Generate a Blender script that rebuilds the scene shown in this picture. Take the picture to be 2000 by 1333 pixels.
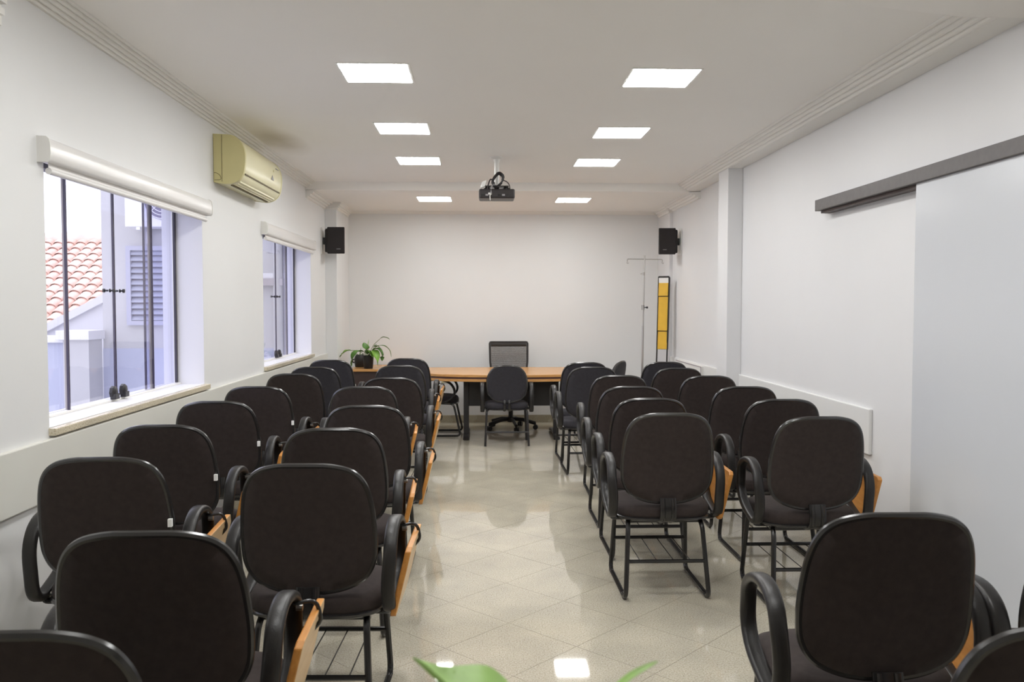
import bpy, math, random
from mathutils import Vector, Matrix

random.seed(7)
for o in list(bpy.data.objects):
    bpy.data.objects.remove(o)
scn = bpy.context.scene
COL = scn.collection
PI = math.pi

# ------------------------------------------------------------------ camera
CAM_H = 1.5
cam = bpy.data.cameras.new('camera')
cam_o = bpy.data.objects.new('camera', cam)
COL.objects.link(cam_o)
cam.sensor_width = 36.0
cam.lens = 29.79
cam.clip_start = 0.05
cam.clip_end = 200
cam_o.matrix_world = (Matrix.Translation((0, 0, CAM_H)) @ Matrix.Rotation(math.radians(-2.075), 4, 'Z')
                      @ Matrix.Rotation(math.radians(90 - 2.405), 4, 'X'))
cam.dof.use_dof = True
cam.dof.focus_distance = 4.6
cam.dof.aperture_fstop = 6.3
scn.camera = cam_o
scn.cycles.diffuse_bounces = 8

# ------------------------------------------------------------------ world (bright overcast sky) and exposure
wd = bpy.data.worlds.new('sky')
scn.world = wd
wd.use_nodes = True
bg = wd.node_tree.nodes['Background']
bg.inputs[0].default_value = (0.88, 0.885, 0.96, 1)
bg.inputs[1].default_value = 2.6
scn.view_settings.view_transform = 'Standard'
scn.view_settings.look = 'None'
scn.view_settings.exposure = 0.0
scn.view_settings.gamma = 1.0
scn.view_settings.use_curve_mapping = False
LAMP = 35.0          # radiance of the ceiling panels

# ------------------------------------------------------------------ materials
MATS = {}


def mat(name, col, rough=0.6, metal=0.0, spec=0.5, noise=0.0, nscale=20.0, bump=0.0, bscale=60.0, sheen=0.0, coat=0.0):
    m = bpy.data.materials.new(name)
    m.use_nodes = True
    nt = m.node_tree
    b = nt.nodes['Principled BSDF']
    b.inputs['Base Color'].default_value = (*col, 1)
    b.inputs['Roughness'].default_value = rough
    b.inputs['Metallic'].default_value = metal
    b.inputs['Specular IOR Level'].default_value = spec
    if sheen:
        b.inputs['Sheen Weight'].default_value = sheen
        b.inputs['Sheen Roughness'].default_value = 0.5
    if coat:
        b.inputs['Coat Weight'].default_value = coat
        b.inputs['Coat Roughness'].default_value = 0.08
    if noise or bump:
        tc = nt.nodes.new('ShaderNodeTexCoord')
    if noise:
        n = nt.nodes.new('ShaderNodeTexNoise')
        n.inputs['Scale'].default_value = nscale
        n.inputs['Detail'].default_value = 4
        nt.links.new(tc.outputs['Object'], n.inputs['Vector'])
        r = nt.nodes.new('ShaderNodeValToRGB')
        r.color_ramp.elements[0].position = 0.3
        r.color_ramp.elements[1].position = 0.7
        r.color_ramp.elements[0].color = (*[c * (1 - noise) for c in col], 1)
        r.color_ramp.elements[1].color = (*[min(1, c * (1 + noise)) for c in col], 1)
        nt.links.new(n.outputs['Fac'], r.inputs['Fac'])
        nt.links.new(r.outputs['Color'], b.inputs['Base Color'])
    if bump:
        n2 = nt.nodes.new('ShaderNodeTexNoise')
        n2.inputs['Scale'].default_value = bscale
        n2.inputs['Detail'].default_value = 3
        nt.links.new(tc.outputs['Object'], n2.inputs['Vector'])
        bp = nt.nodes.new('ShaderNodeBump')
        bp.inputs['Strength'].default_value = bump
        bp.inputs['Distance'].default_value = 0.004
        nt.links.new(n2.outputs['Fac'], bp.inputs['Height'])
        nt.links.new(bp.outputs['Normal'], b.inputs['Normal'])
    MATS[name] = m
    return m


def granite(name, base, dark, light, rough):
    m = bpy.data.materials.new(name)
    m.use_nodes = True
    nt = m.node_tree
    b = nt.nodes['Principled BSDF']
    L = nt.links.new
    geo = nt.nodes.new('ShaderNodeNewGeometry')
    n1 = nt.nodes.new('ShaderNodeTexNoise'); n1.inputs['Scale'].default_value = 150; n1.inputs['Detail'].default_value = 6
    n2 = nt.nodes.new('ShaderNodeTexNoise'); n2.inputs['Scale'].default_value = 3.0; n2.inputs['Detail'].default_value = 5
    v = nt.nodes.new('ShaderNodeTexVoronoi'); v.inputs['Scale'].default_value = 260
    for n in (n1, n2, v):
        L(geo.outputs['Position'], n.inputs['Vector'])
    r1 = nt.nodes.new('ShaderNodeValToRGB')
    e = r1.color_ramp.elements
    e[0].position = 0.33; e[0].color = (*dark, 1)
    e[1].position = 0.62; e[1].color = (*light, 1)
    k = r1.color_ramp.elements.new(0.47); k.color = (*base, 1)
    L(n1.outputs['Fac'], r1.inputs['Fac'])
    r2 = nt.nodes.new('ShaderNodeValToRGB')
    r2.color_ramp.elements[0].position = 0.32; r2.color_ramp.elements[0].color = (0.86, 0.85, 0.83, 1)
    r2.color_ramp.elements[1].position = 0.68; r2.color_ramp.elements[1].color = (1.05, 1.03, 0.98, 1)
    L(n2.outputs['Fac'], r2.inputs['Fac'])
    mx = nt.nodes.new('ShaderNodeMix'); mx.data_type = 'RGBA'; mx.blend_type = 'MULTIPLY'
    mx.inputs['Factor'].default_value = 1.0
    L(r1.outputs['Color'], mx.inputs['A']); L(r2.outputs['Color'], mx.inputs['B'])
    r3 = nt.nodes.new('ShaderNodeValToRGB')
    r3.color_ramp.elements[0].position = 0.0; r3.color_ramp.elements[0].color = (0.78, 0.74, 0.66, 1)
    r3.color_ramp.elements[1].position = 0.22; r3.color_ramp.elements[1].color = (1, 1, 1, 1)
    L(v.outputs['Distance'], r3.inputs['Fac'])
    mx2 = nt.nodes.new('ShaderNodeMix'); mx2.data_type = 'RGBA'; mx2.blend_type = 'MULTIPLY'
    mx2.inputs['Factor'].default_value = 0.8
    L(mx.outputs['Result'], mx2.inputs['A']); L(r3.outputs['Color'], mx2.inputs['B'])
    L(mx2.outputs['Result'], b.inputs['Base Color'])
    rr = nt.nodes.new('ShaderNodeMapRange')
    rr.inputs['To Min'].default_value = rough * 0.7; rr.inputs['To Max'].default_value = rough * 1.5
    L(n2.outputs['Fac'], rr.inputs['Value'])
    L(rr.outputs['Result'], b.inputs['Roughness'])
    b.inputs['Specular IOR Level'].default_value = 0.75
    MATS[name] = m
    return m


def wood(name, c1, c2, rough=0.4, scale=(30, 2.2, 30)):
    m = bpy.data.materials.new(name)
    m.use_nodes = True
    nt = m.node_tree
    b = nt.nodes['Principled BSDF']
    L = nt.links.new
    tc = nt.nodes.new('ShaderNodeTexCoord')
    mp = nt.nodes.new('ShaderNodeMapping')
    mp.inputs['Scale'].default_value = scale
    L(tc.outputs['Object'], mp.inputs['Vector'])
    n = nt.nodes.new('ShaderNodeTexNoise'); n.inputs['Scale'].default_value = 1.6; n.inputs['Detail'].default_value = 6
    n.inputs['Distortion'].default_value = 0.6
    L(mp.outputs['Vector'], n.inputs['Vector'])
    r = nt.nodes.new('ShaderNodeValToRGB')
    r.color_ramp.elements[0].position = 0.3; r.color_ramp.elements[0].color = (*c1, 1)
    r.color_ramp.elements[1].position = 0.7; r.color_ramp.elements[1].color = (*c2, 1)
    L(n.outputs['Fac'], r.inputs['Fac'])
    L(r.outputs['Color'], b.inputs['Base Color'])
    b.inputs['Roughness'].default_value = rough
    MATS[name] = m
    return m


def glass(name, tint, refl=0.06):
    m = bpy.data.materials.new(name)
    m.use_nodes = True
    nt = m.node_tree
    nt.nodes.remove(nt.nodes['Principled BSDF'])
    out = nt.nodes['Material Output']
    t = nt.nodes.new('ShaderNodeBsdfTransparent'); t.inputs[0].default_value = (*tint, 1)
    g = nt.nodes.new('ShaderNodeBsdfGlossy'); g.inputs['Roughness'].default_value = 0.02
    lw = nt.nodes.new('ShaderNodeLayerWeight'); lw.inputs['Blend'].default_value = 0.5
    pw = nt.nodes.new('ShaderNodeMath'); pw.operation = 'POWER'; pw.inputs[1].default_value = 4.0
    nt.links.new(lw.outputs['Facing'], pw.inputs[0])
    fr = nt.nodes.new('ShaderNodeMath'); fr.operation = 'MULTIPLY_ADD'; fr.inputs[1].default_value = 0.5; fr.inputs[2].default_value = 0.02
    nt.links.new(pw.outputs[0], fr.inputs[0])
    mx = nt.nodes.new('ShaderNodeMixShader')
    nt.links.new(fr.outputs[0], mx.inputs[0])
    nt.links.new(t.outputs[0], mx.inputs[1])
    nt.links.new(g.outputs[0], mx.inputs[2])
    nt.links.new(mx.outputs[0], out.inputs[0])
    MATS[name] = m
    return m


def emit(name, col, s):
    m = bpy.data.materials.new(name)
    m.use_nodes = True
    b = m.node_tree.nodes['Principled BSDF']
    b.inputs['Base Color'].default_value = (0.8, 0.8, 0.8, 1)
    b.inputs['Emission Color'].default_value = (*col, 1)
    b.inputs['Emission Strength'].default_value = s
    MATS[name] = m
    return m


def mesh_weave(name, col):
    # office chair netting: fine open weave, woven holes let light through
    m = bpy.data.materials.new(name)
    m.use_nodes = True
    nt = m.node_tree
    b = nt.nodes['Principled BSDF']
    b.inputs['Base Color'].default_value = (*col, 1)
    b.inputs['Roughness'].default_value = 0.8
    tc = nt.nodes.new('ShaderNodeTexCoord')
    mp = nt.nodes.new('ShaderNodeMapping')
    mp.inputs['Scale'].default_value = (1, 1, 1)
    nt.links.new(tc.outputs['Object'], mp.inputs['Vector'])
    w1 = nt.nodes.new('ShaderNodeTexWave'); w1.bands_direction = 'Z'; w1.inputs['Scale'].default_value = 26
    w2 = nt.nodes.new('ShaderNodeTexWave'); w2.bands_direction = 'X'; w2.inputs['Scale'].default_value = 60
    nt.links.new(mp.outputs[0], w1.inputs[0]); nt.links.new(mp.outputs[0], w2.inputs[0])
    mul = nt.nodes.new('ShaderNodeMath'); mul.operation = 'MULTIPLY'
    nt.links.new(w1.outputs['Fac'], mul.inputs[0]); nt.links.new(w2.outputs['Fac'], mul.inputs[1])
    inv = nt.nodes.new('ShaderNodeMath'); inv.operation = 'SUBTRACT'; inv.inputs[0].default_value = 1.0
    inv.use_clamp = True
    nt.links.new(mul.outputs[0], inv.inputs[1])
    pw = nt.nodes.new('ShaderNodeMath'); pw.operation = 'POWER'; pw.inputs[1].default_value = 1.6
    nt.links.new(inv.outputs[0], pw.inputs[0])
    nt.links.new(pw.outputs[0], b.inputs['Alpha'])
    MATS[name] = m
    return m


mat('wall_paint', (0.765, 0.768, 0.765), 0.55, noise=0.012, nscale=1.5, bump=0.05, bscale=120)
mat('wall_gloss', (0.78, 0.775, 0.74), 0.35, noise=0.01, nscale=2)
mat('right_paint', (0.74, 0.74, 0.75), 0.5, noise=0.012, nscale=1.5, bump=0.05, bscale=120)
mat('trim_white', (0.86, 0.845, 0.815), 0.5)
mat('band_paint', (0.72, 0.715, 0.66), 0.35, noise=0.02, nscale=3)
mat('band_right', (0.76, 0.76, 0.75), 0.35, noise=0.015, nscale=3)
granite('floor_granite', (0.535, 0.50, 0.415), (0.39, 0.355, 0.28), (0.62, 0.59, 0.51), 0.035)
granite('base_granite', (0.36, 0.325, 0.24), (0.24, 0.21, 0.15), (0.44, 0.40, 0.31), 0.25)
granite('sill_granite', (0.66, 0.60, 0.47), (0.46, 0.40, 0.28), (0.74, 0.69, 0.57), 0.18)
mat('grout', (0.34, 0.31, 0.255), 0.8)
mat('fabric', (0.037, 0.028, 0.026), 0.92, spec=0.25, noise=0.15, nscale=40, bump=0.25, bscale=500, sheen=0.06)
mat('fabric_cool', (0.036, 0.034, 0.040), 0.9, spec=0.25, noise=0.12, nscale=40, bump=0.2, bscale=500, sheen=0.08)
mat('rim_plastic', (0.016, 0.015, 0.0155), 0.24, spec=0.9)
mat('arm_plastic', (0.015, 0.0135, 0.013), 0.38, spec=0.5, bump=0.15, bscale=250)
mat('black_metal', (0.014, 0.013, 0.013), 0.27, spec=0.6)
mat('chrome', (0.75, 0.74, 0.72), 0.18, metal=1.0)
mat('bolt_metal', (0.45, 0.44, 0.42), 0.3, metal=1.0)
wood('tablet_wood', (0.50, 0.205, 0.04), (0.62, 0.28, 0.065), 0.42, (26, 3, 26))
wood('tablet_face', (0.66, 0.44, 0.22), (0.74, 0.52, 0.28), 0.4, (26, 3, 26))
wood('desk_wood', (0.56, 0.285, 0.095), (0.66, 0.36, 0.135), 0.25, (2.0, 26, 26))
mat('desk_edge', (0.10, 0.045, 0.03), 0.4)
mat('desk_metal', (0.022, 0.020, 0.021), 0.4)
mat('panel_dark', (0.055, 0.032, 0.027), 0.5, noise=0.15, nscale=8)
mat('white_plastic', (0.82, 0.81, 0.78), 0.35)
mat('tag_white', (0.85, 0.85, 0.83), 0.6)
mat('ac_yellow', (0.66, 0.60, 0.30), 0.38, noise=0.05, nscale=4)
mat('ac_cream', (0.76, 0.72, 0.47), 0.28, noise=0.03, nscale=4)
mat('ac_dark', (0.16, 0.13, 0.06), 0.6)
mat('logo_grey', (0.33, 0.32, 0.33), 0.5)
mat('blind_white', (0.80, 0.785, 0.77), 0.28)
mat('blind_shade', (0.80, 0.78, 0.76), 0.6)
mat('reveal_paint', (0.80, 0.795, 0.80), 0.5)
glass('pane_glass', (0.93, 0.935, 0.985))
glass('pane_glass_tint', (0.86, 0.865, 0.97))
mat('pane_edge', (0.045, 0.035, 0.07), 0.3)
mat('pane_edge_brown', (0.42, 0.38, 0.37), 0.4)
mat('knob_black', (0.02, 0.018, 0.02), 0.35)
mat('alu_dark', (0.05, 0.045, 0.06), 0.4)
mat('speaker_black', (0.019, 0.016, 0.0165), 0.6, bump=0.2, bscale=400)
mat('grille_cloth', (0.024, 0.02, 0.0205), 0.85, bump=0.4, bscale=700)
mat('rail_grey', (0.090, 0.080, 0.078), 0.45, noise=0.1, nscale=30)
mat('door_panel', (0.60, 0.62, 0.655), 0.22, spec=0.5)
mat('yellow_board', (0.72, 0.43, 0.035), 0.55, noise=0.06, nscale=10)
mat('steel', (0.52, 0.50, 0.47), 0.3, metal=1.0)
mat('projector_black', (0.025, 0.02, 0.021), 0.4)
mat('lens', (0.05, 0.05, 0.07), 0.05)
mat('leaf', (0.085, 0.20, 0.035), 0.4, noise=0.3, nscale=14)
mat('leaf_light', (0.22, 0.42, 0.075), 0.4, noise=0.25, nscale=14)
mat('leaf_bright', (0.36, 0.60, 0.16), 0.42, noise=0.25, nscale=14)
mat('stem', (0.14, 0.20, 0.06), 0.5)
mat('soil', (0.04, 0.028, 0.02), 0.95, noise=0.4, nscale=60)
mat('pot_black', (0.018, 0.016, 0.016), 0.45)
mat('office_black', (0.022, 0.019, 0.018), 0.5)
mesh_weave('netting', (0.07, 0.06, 0.052))
mat('ext_lavender', (0.52, 0.51, 0.525), 0.8, noise=0.03, nscale=2)
mat('ext_blue', (0.46, 0.475, 0.59), 0.8, noise=0.03, nscale=2)
mat('ext_white', (0.74, 0.73, 0.75), 0.7, noise=0.03, nscale=3)
mat('ext_shutter', (0.40, 0.41, 0.52), 0.5)
mat('ext_frame', (0.44, 0.44, 0.55), 0.5)
mat('ext_ledge', (0.42, 0.38, 0.40), 0.8)
mat('ext_ac', (0.80, 0.79, 0.82), 0.4)
mat('ext_grille', (0.24, 0.22, 0.30), 0.5)
mat('roof_tile', (0.78, 0.55, 0.46), 0.85, noise=0.18, nscale=5)
mat('roof_tile_pale', (0.84, 0.66, 0.57), 0.85, noise=0.15, nscale=5)
mat('roof_deck', (0.42, 0.26, 0.2), 0.9)
mat('ext_ground', (0.62, 0.62, 0.63), 0.9, noise=0.1, nscale=2)
mat('lamp_frame', (0.82, 0.81, 0.79), 0.4)
emit('lamp_glow', (1.0, 1.0, 0.985), LAMP)

# ceiling paint with a soft brown patch beside the air conditioner
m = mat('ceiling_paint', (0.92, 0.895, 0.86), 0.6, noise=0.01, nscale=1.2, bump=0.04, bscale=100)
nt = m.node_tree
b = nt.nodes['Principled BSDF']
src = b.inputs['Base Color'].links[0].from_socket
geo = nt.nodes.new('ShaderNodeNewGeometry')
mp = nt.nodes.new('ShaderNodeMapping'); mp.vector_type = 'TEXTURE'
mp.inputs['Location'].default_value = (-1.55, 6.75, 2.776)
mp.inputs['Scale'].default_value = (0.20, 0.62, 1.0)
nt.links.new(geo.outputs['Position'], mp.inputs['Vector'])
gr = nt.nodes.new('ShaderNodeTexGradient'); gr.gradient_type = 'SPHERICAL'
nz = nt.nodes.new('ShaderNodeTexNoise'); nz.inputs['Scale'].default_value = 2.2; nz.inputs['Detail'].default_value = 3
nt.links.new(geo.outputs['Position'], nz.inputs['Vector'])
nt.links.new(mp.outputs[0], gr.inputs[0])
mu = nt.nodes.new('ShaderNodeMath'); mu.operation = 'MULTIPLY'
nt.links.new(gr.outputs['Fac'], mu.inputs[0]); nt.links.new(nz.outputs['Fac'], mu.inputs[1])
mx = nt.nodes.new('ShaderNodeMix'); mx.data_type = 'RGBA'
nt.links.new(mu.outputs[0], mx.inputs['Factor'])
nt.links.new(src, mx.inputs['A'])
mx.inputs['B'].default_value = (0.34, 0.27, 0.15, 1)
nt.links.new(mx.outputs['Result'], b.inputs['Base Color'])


# ------------------------------------------------------------------ mesh helpers
def catmull(pts, n=6, closed=False):
    P = [Vector(p) for p in pts]
    out = []
    N = len(P)
    rng = N if closed else N - 1
    for i in range(rng):
        p0 = P[(i - 1) % N] if closed else P[max(i - 1, 0)]
        p1 = P[i % N]
        p2 = P[(i + 1) % N] if closed else P[min(i + 1, N - 1)]
        p3 = P[(i + 2) % N] if closed else P[min(i + 2, N - 1)]
        for k in range(n):
            t = k / n
            out.append(0.5 * ((2 * p1) + (-p0 + p2) * t + (2 * p0 - 5 * p1 + 4 * p2 - p3) * t * t + (-p0 + 3 * p1 - 3 * p2 + p3) * t ** 3))
    if not closed:
        out.append(P[-1].copy())
    return out


def fillet(pts, r, n=5):
    P = [Vector(p) for p in pts]
    out = [P[0]]
    for i in range(1, len(P) - 1):
        a, bb, c = P[i - 1], P[i], P[i + 1]
        d1 = (a - bb); d2 = (c - bb)
        rr = min(r, d1.length * 0.48, d2.length * 0.48)
        s = bb + d1.normalized() * rr
        e = bb + d2.normalized() * rr
        for k in range(n + 1):
            t = k / n
            out.append((1 - t) ** 2 * s + 2 * t * (1 - t) * bb + t * t * e)
    out.append(P[-1])
    return out


class MB:
    def __init__(s):
        s.v = []; s.f = []

    def add(s, vs, fs):
        o = len(s.v)
        s.v += [tuple(x) for x in vs]
        s.f += [tuple(i + o for i in f) for f in fs]
        return s

    def box(s, x0, x1, y0, y1, z0, z1):
        return s.add([(x0, y0, z0), (x1, y0, z0), (x1, y1, z0), (x0, y1, z0), (x0, y0, z1), (x1, y0, z1), (x1, y1, z1), (x0, y1, z1)],
                     [(0, 3, 2, 1), (4, 5, 6, 7), (0, 1, 5, 4), (1, 2, 6, 5), (2, 3, 7, 6), (3, 0, 4, 7)])

    def cbox(s, c, sz):
        return s.box(c[0] - sz[0] / 2, c[0] + sz[0] / 2, c[1] - sz[1] / 2, c[1] + sz[1] / 2, c[2] - sz[2] / 2, c[2] + sz[2] / 2)

    def sweep(s, pts, sec, closed=False, up=None):
        """sec: list of (a,b) offsets in the (side,normal) frame"""
        P = [Vector(p) for p in pts]
        N = len(P)
        T = []
        for i in range(N):
            if closed:
                t = P[(i + 1) % N] - P[(i - 1) % N]
            else:
                t = P[min(i + 1, N - 1)] - P[max(i - 1, 0)]
            T.append(t.normalized())
        fr = []
        if up is not None:
            for t in T:
                u = Vector(up)
                sd = u - t * u.dot(t)
                sd.normalize()
                fr.append((sd, t.cross(sd)))
        else:
            u = Vector((0, 0, 1)) if abs(T[0].z) < 0.9 else Vector((1, 0, 0))
            sd = (u - T[0] * u.dot(T[0])).normalized()
            fr.append((sd, T[0].cross(sd)))
            for i in range(1, N):
                sd = fr[-1][0]
                sd = (sd - T[i] * sd.dot(T[i])).normalized()
                fr.append((sd, T[i].cross(sd)))
        K = len(sec)
        vs = []
        for p, (a, bq) in zip(P, fr):
            for (x, y) in sec:
                vs.append(p + a * x + bq * y)
        fs = []
        rng = N if closed else N - 1
        for i in range(rng):
            j = (i + 1) % N
            for k in range(K):
                l = (k + 1) % K
                fs.append((i * K + k, i * K + l, j * K + l, j * K + k))
        if not closed:
            fs.append(tuple(range(K - 1, -1, -1)))
            fs.append(tuple((N - 1) * K + k for k in range(K)))
        return s.add(vs, fs)

    def tube(s, pts, r, n=8, closed=False):
        sec = [(r * math.cos(2 * PI * k / n), r * math.sin(2 * PI * k / n)) for k in range(n)]
        return s.sweep(pts, sec, closed)

    def lathe(s, prof, n=20, c=(0, 0, 0), axis='Z'):
        vs = []
        for (r, h) in prof:
            for k in range(n):
                a = 2 * PI * k / n
                x, y = r * math.cos(a), r * math.sin(a)
                if axis == 'Z': p = (x, y, h)
                elif axis == 'Y': p = (x, h, y)
                else: p = (h, x, y)
                vs.append((p[0] + c[0], p[1] + c[1], p[2] + c[2]))
        fs = []
        for i in range(len(prof) - 1):
            for k in range(n):
                l = (k + 1) % n
                fs.append((i * n + k, i * n + l, (i + 1) * n + l, (i + 1) * n + k))
        fs.append(tuple(range(n - 1, -1, -1)))
        fs.append(tuple((len(prof) - 1) * n + k for k in range(n)))
        return s.add(vs, fs)

    def prism(s, poly, z0, z1):
        n = len(poly)
        vs = [(p[0], p[1], z0) for p in poly] + [(p[0], p[1], z1) for p in poly]
        fs = [tuple(range(n - 1, -1, -1)), tuple(range(n, 2 * n))]
        for i in range(n):
            j = (i + 1) % n
            fs.append((i, j, n + j, n + i))
        return s.add(vs, fs)

    def prism_y(s, poly, y0, y1):
        """poly in (x,z), extruded along y"""
        n = len(poly)
        vs = [(p[0], y0, p[1]) for p in poly] + [(p[0], y1, p[1]) for p in poly]
        fs = [tuple(range(n)), tuple(range(2 * n - 1, n - 1, -1))]
        for i in range(n):
            j = (i + 1) % n
            fs.append((j, i, n + i, n + j))
        return s.add(vs, fs)

    def build(s, name, mt, parent=None, smooth=True, bevel=0.0, sharp=35):
        me = bpy.data.meshes.new(name)
        me.from_pydata(s.v, [], s.f)
        import bmesh
        bm = bmesh.new(); bm.from_mesh(me)
        bmesh.ops.recalc_face_normals(bm, faces=bm.faces)
        bm.to_mesh(me); bm.free()
        me.materials.append(MATS[mt])
        if smooth:
            me.shade_smooth()
            me.set_sharp_from_angle(angle=math.radians(sharp))
        o = bpy.data.objects.new(name, me)
        COL.objects.link(o)
        if parent is not None:
            o.parent = parent
        if bevel:
            md = o.modifiers.new('bevel', 'BEVEL')
            md.width = bevel; md.segments = 2; md.limit_method = 'ANGLE'; md.angle_limit = math.radians(40)
        return o


def thing(name, label, cat, loc=(0, 0, 0), rz=0.0, group=None):
    o = bpy.data.objects.new(name, None)
    o.empty_display_size = 0.1
    COL.objects.link(o)
    o.location = loc
    o.rotation_euler = (0, 0, rz)
    return tag(o, label, cat, group)


def tag(o, label, cat, group=None):
    o['label'] = label
    o['category'] = cat
    if group: o['group'] = group
    return o


def struct(o, label=None):
    o['kind'] = 'structure'
    if label: o['label'] = label
    return o


def copy_tree(o, parent=None):
    c = o.copy()
    COL.objects.link(c)
    c.parent = parent
    for ch in list(o.children):
        copy_tree(ch, c)
    return c


# ------------------------------------------------------------------ room shell
XL, XR, YB, YF = -1.81, 2.30, 10.82, -1.6      # left, right, back (far) wall, wall behind the camera
ZC, ZC2 = 2.776, 2.69                           # main ceiling, lower ceiling past the beam
YBEAM = 8.86
XO = -2.07                                      # outer face of the window wall
W1 = (3.60, 5.60, 0.985, 2.165)
W2 = (7.12, 9.10, 0.985, 2.165)

# left wall with its two window openings
mb = MB()
zs = [-0.05, 0.985, 2.165, 2.95]
ys = [YF - 0.2, W1[0], W1[1], W2[0], W2[1], YB + 0.2]
for i in range(5):
    if i in (1, 3):
        mb.box(XO, XL, ys[i], ys[i + 1], zs[0], zs[1])
        mb.box(XO, XL, ys[i], ys[i + 1], zs[2], zs[3])
    else:
        mb.box(XO, XL, ys[i], ys[i + 1], zs[0], zs[3])
wl = struct(mb.build('wall_left', 'wall_paint', smooth=False), 'white painted wall with two windows')
struct(MB().box(XR, XR + 0.2, YF - 0.2, YB + 0.2, -0.05, 2.95).build('wall_right', 'right_paint', smooth=False), 'white painted wall on the side of the sliding door')
struct(MB().box(XL, XR, YB, YB + 0.2, -0.05, 2.95).build('wall_back', 'wall_paint', smooth=False), 'plain white end wall behind the desk')
struct(MB().box(XL, XR, YF - 0.2, YF, -0.05, 2.95).build('wall_front', 'wall_paint', smooth=False), 'white wall behind the camera')

# corner piers and the pier on the right wall
struct(MB().box(XL, -1.675, 9.94, YB, 0, ZC2).build('trim_1', 'wall_paint', smooth=False, bevel=0.004), 'shallow white corner pier by the window')
struct(MB().box(2.262, XR, 10.15, YB, 0, ZC2).build('trim_2', 'right_paint', smooth=False, bevel=0.004), 'shallow white corner pier on the right')
struct(MB().box(2.168, XR, 7.42, 7.72, 0, 2.712).build('trim_3', 'right_paint', smooth=False, bevel=0.004), 'white pier on the right wall')

# ceiling
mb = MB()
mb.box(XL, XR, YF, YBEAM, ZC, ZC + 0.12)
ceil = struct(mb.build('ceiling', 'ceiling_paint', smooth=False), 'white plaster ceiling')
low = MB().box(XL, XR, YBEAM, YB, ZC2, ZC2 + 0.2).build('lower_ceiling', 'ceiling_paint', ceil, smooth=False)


# stepped plaster cornices
def cornice(n, x_wall, sgn, y0, y1, soffit, zb, zt, ridge_w, steps, name):
    """profile in (x,z): flat soffit then ribs stepping up to the ceiling"""
    prof = [(x_wall, zt + 0.005), (x_wall, zb)]
    x = x_wall + sgn * soffit
    if soffit: prof.append((x, zb))
    # row of rounded beads with grooves between them, climbing to the ceiling
    dv = Vector((sgn * ridge_w, zt - zb))
    nv = Vector((sgn * abs(dv.y), -abs(dv.x))).normalized()
    p0 = Vector((x, zb))
    for k in range(steps):
        for f_, h_ in ((0.0, -0.006), (0.14, -0.001), (0.28, 0.004), (0.5, 0.006), (0.72, 0.004), (0.86, -0.001)):
            if k == 0 and f_ == 0.0: continue
            q = p0 + dv * ((k + f_) / steps) + nv * h_
            prof.append((q.x, min(q.y, zt + 0.003)))
    q = p0 + dv
    prof.append((q.x, zt))
    prof.append((prof[-1][0], zt + 0.005))
    o = MB().prism_y(prof, y0, y1).build(name, 'trim_white', smooth=False)
    return struct(o)


struct(cornice(0, XL, 1, 3.22, YBEAM, 0.0, 2.716, ZC, 0.105, 5, 'trim_4'), 'ribbed plaster cornice above the windows')
struct(cornice(0, XR, -1, 3.52, YBEAM, 0.13, 2.704, ZC, 0.135, 5, 'trim_5'), 'ribbed plaster cornice above the sliding door')
struct(cornice(0, XL, 1, YBEAM, 9.87, 0.0, 2.61, ZC2, 0.11, 4, 'trim_6'), 'ribbed cornice of the lower ceiling, window side')
struct(cornice(0, XR, -1, YBEAM, 10.08, 0.0, 2.62, ZC2, 0.13, 4, 'trim_7'), 'ribbed cornice of the lower ceiling, right side')
# back wall cove
mb = MB()
pts = [(0, 0.003), (0, -0.035), (-0.02, -0.032), (-0.05, -0.018), (-0.075, -0.004), (-0.08, 0.003)]
vs = [(XL, YB + p[0], ZC2 + p[1]) for p in pts] + [(XR, YB + p[0], ZC2 + p[1]) for p in pts]
n = len(pts)
mb.add(vs, [tuple(range(n)), tuple(range(2 * n - 1, n - 1, -1))] + [((i + 1) % n, i, n + i, n + (i + 1) % n) for i in range(n)])
struct(mb.build('trim_8', 'trim_white', smooth=False), 'plain cove above the end wall')
# stepped capitals round the corner piers
for nm, xa, yy, sg in (('trim_9', -1.675, 9.94, 1), ('trim_10', 2.262, 10.15, -1)):
    mb = MB()
    for k in range(4):
        e = 0.016 * (k + 1)
        z0_, z1_ = 2.61 + 0.02 * k, 2.61 + 0.02 * (k + 1)
        xw = XL if sg > 0 else XR
        xs = sorted((xw, xa + sg * e))
        mb.box(xs[0], xs[1], yy - e, yy, z0_, z1_)
        xs = sorted((xa, xa + sg * e))
        mb.box(xs[0], xs[1], yy, YB - 0.08, z0_, z1_)
    struct(mb.build(nm, 'trim_white', smooth=False), 'small stepped capital of a corner pier')
# dropped soffit near the camera on the right, ribbed pier on the left
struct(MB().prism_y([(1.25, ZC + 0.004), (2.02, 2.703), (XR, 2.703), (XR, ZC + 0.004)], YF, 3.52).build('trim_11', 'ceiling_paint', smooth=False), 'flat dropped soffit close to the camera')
mb = MB().box(XL, -1.745, YF, 3.2, 2.52, ZC)
for k in range(5):
    mb.box(-1.75, -1.745 + 0.012 + 0.008 * k, YF, 3.2 + 0.002 * k, 2.555 + 0.042 * k, 2.58 + 0.042 * k)
struct(mb.build('trim_12', 'trim_white', smooth=False), 'ribbed plaster band at the near end of the window wall')

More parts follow.
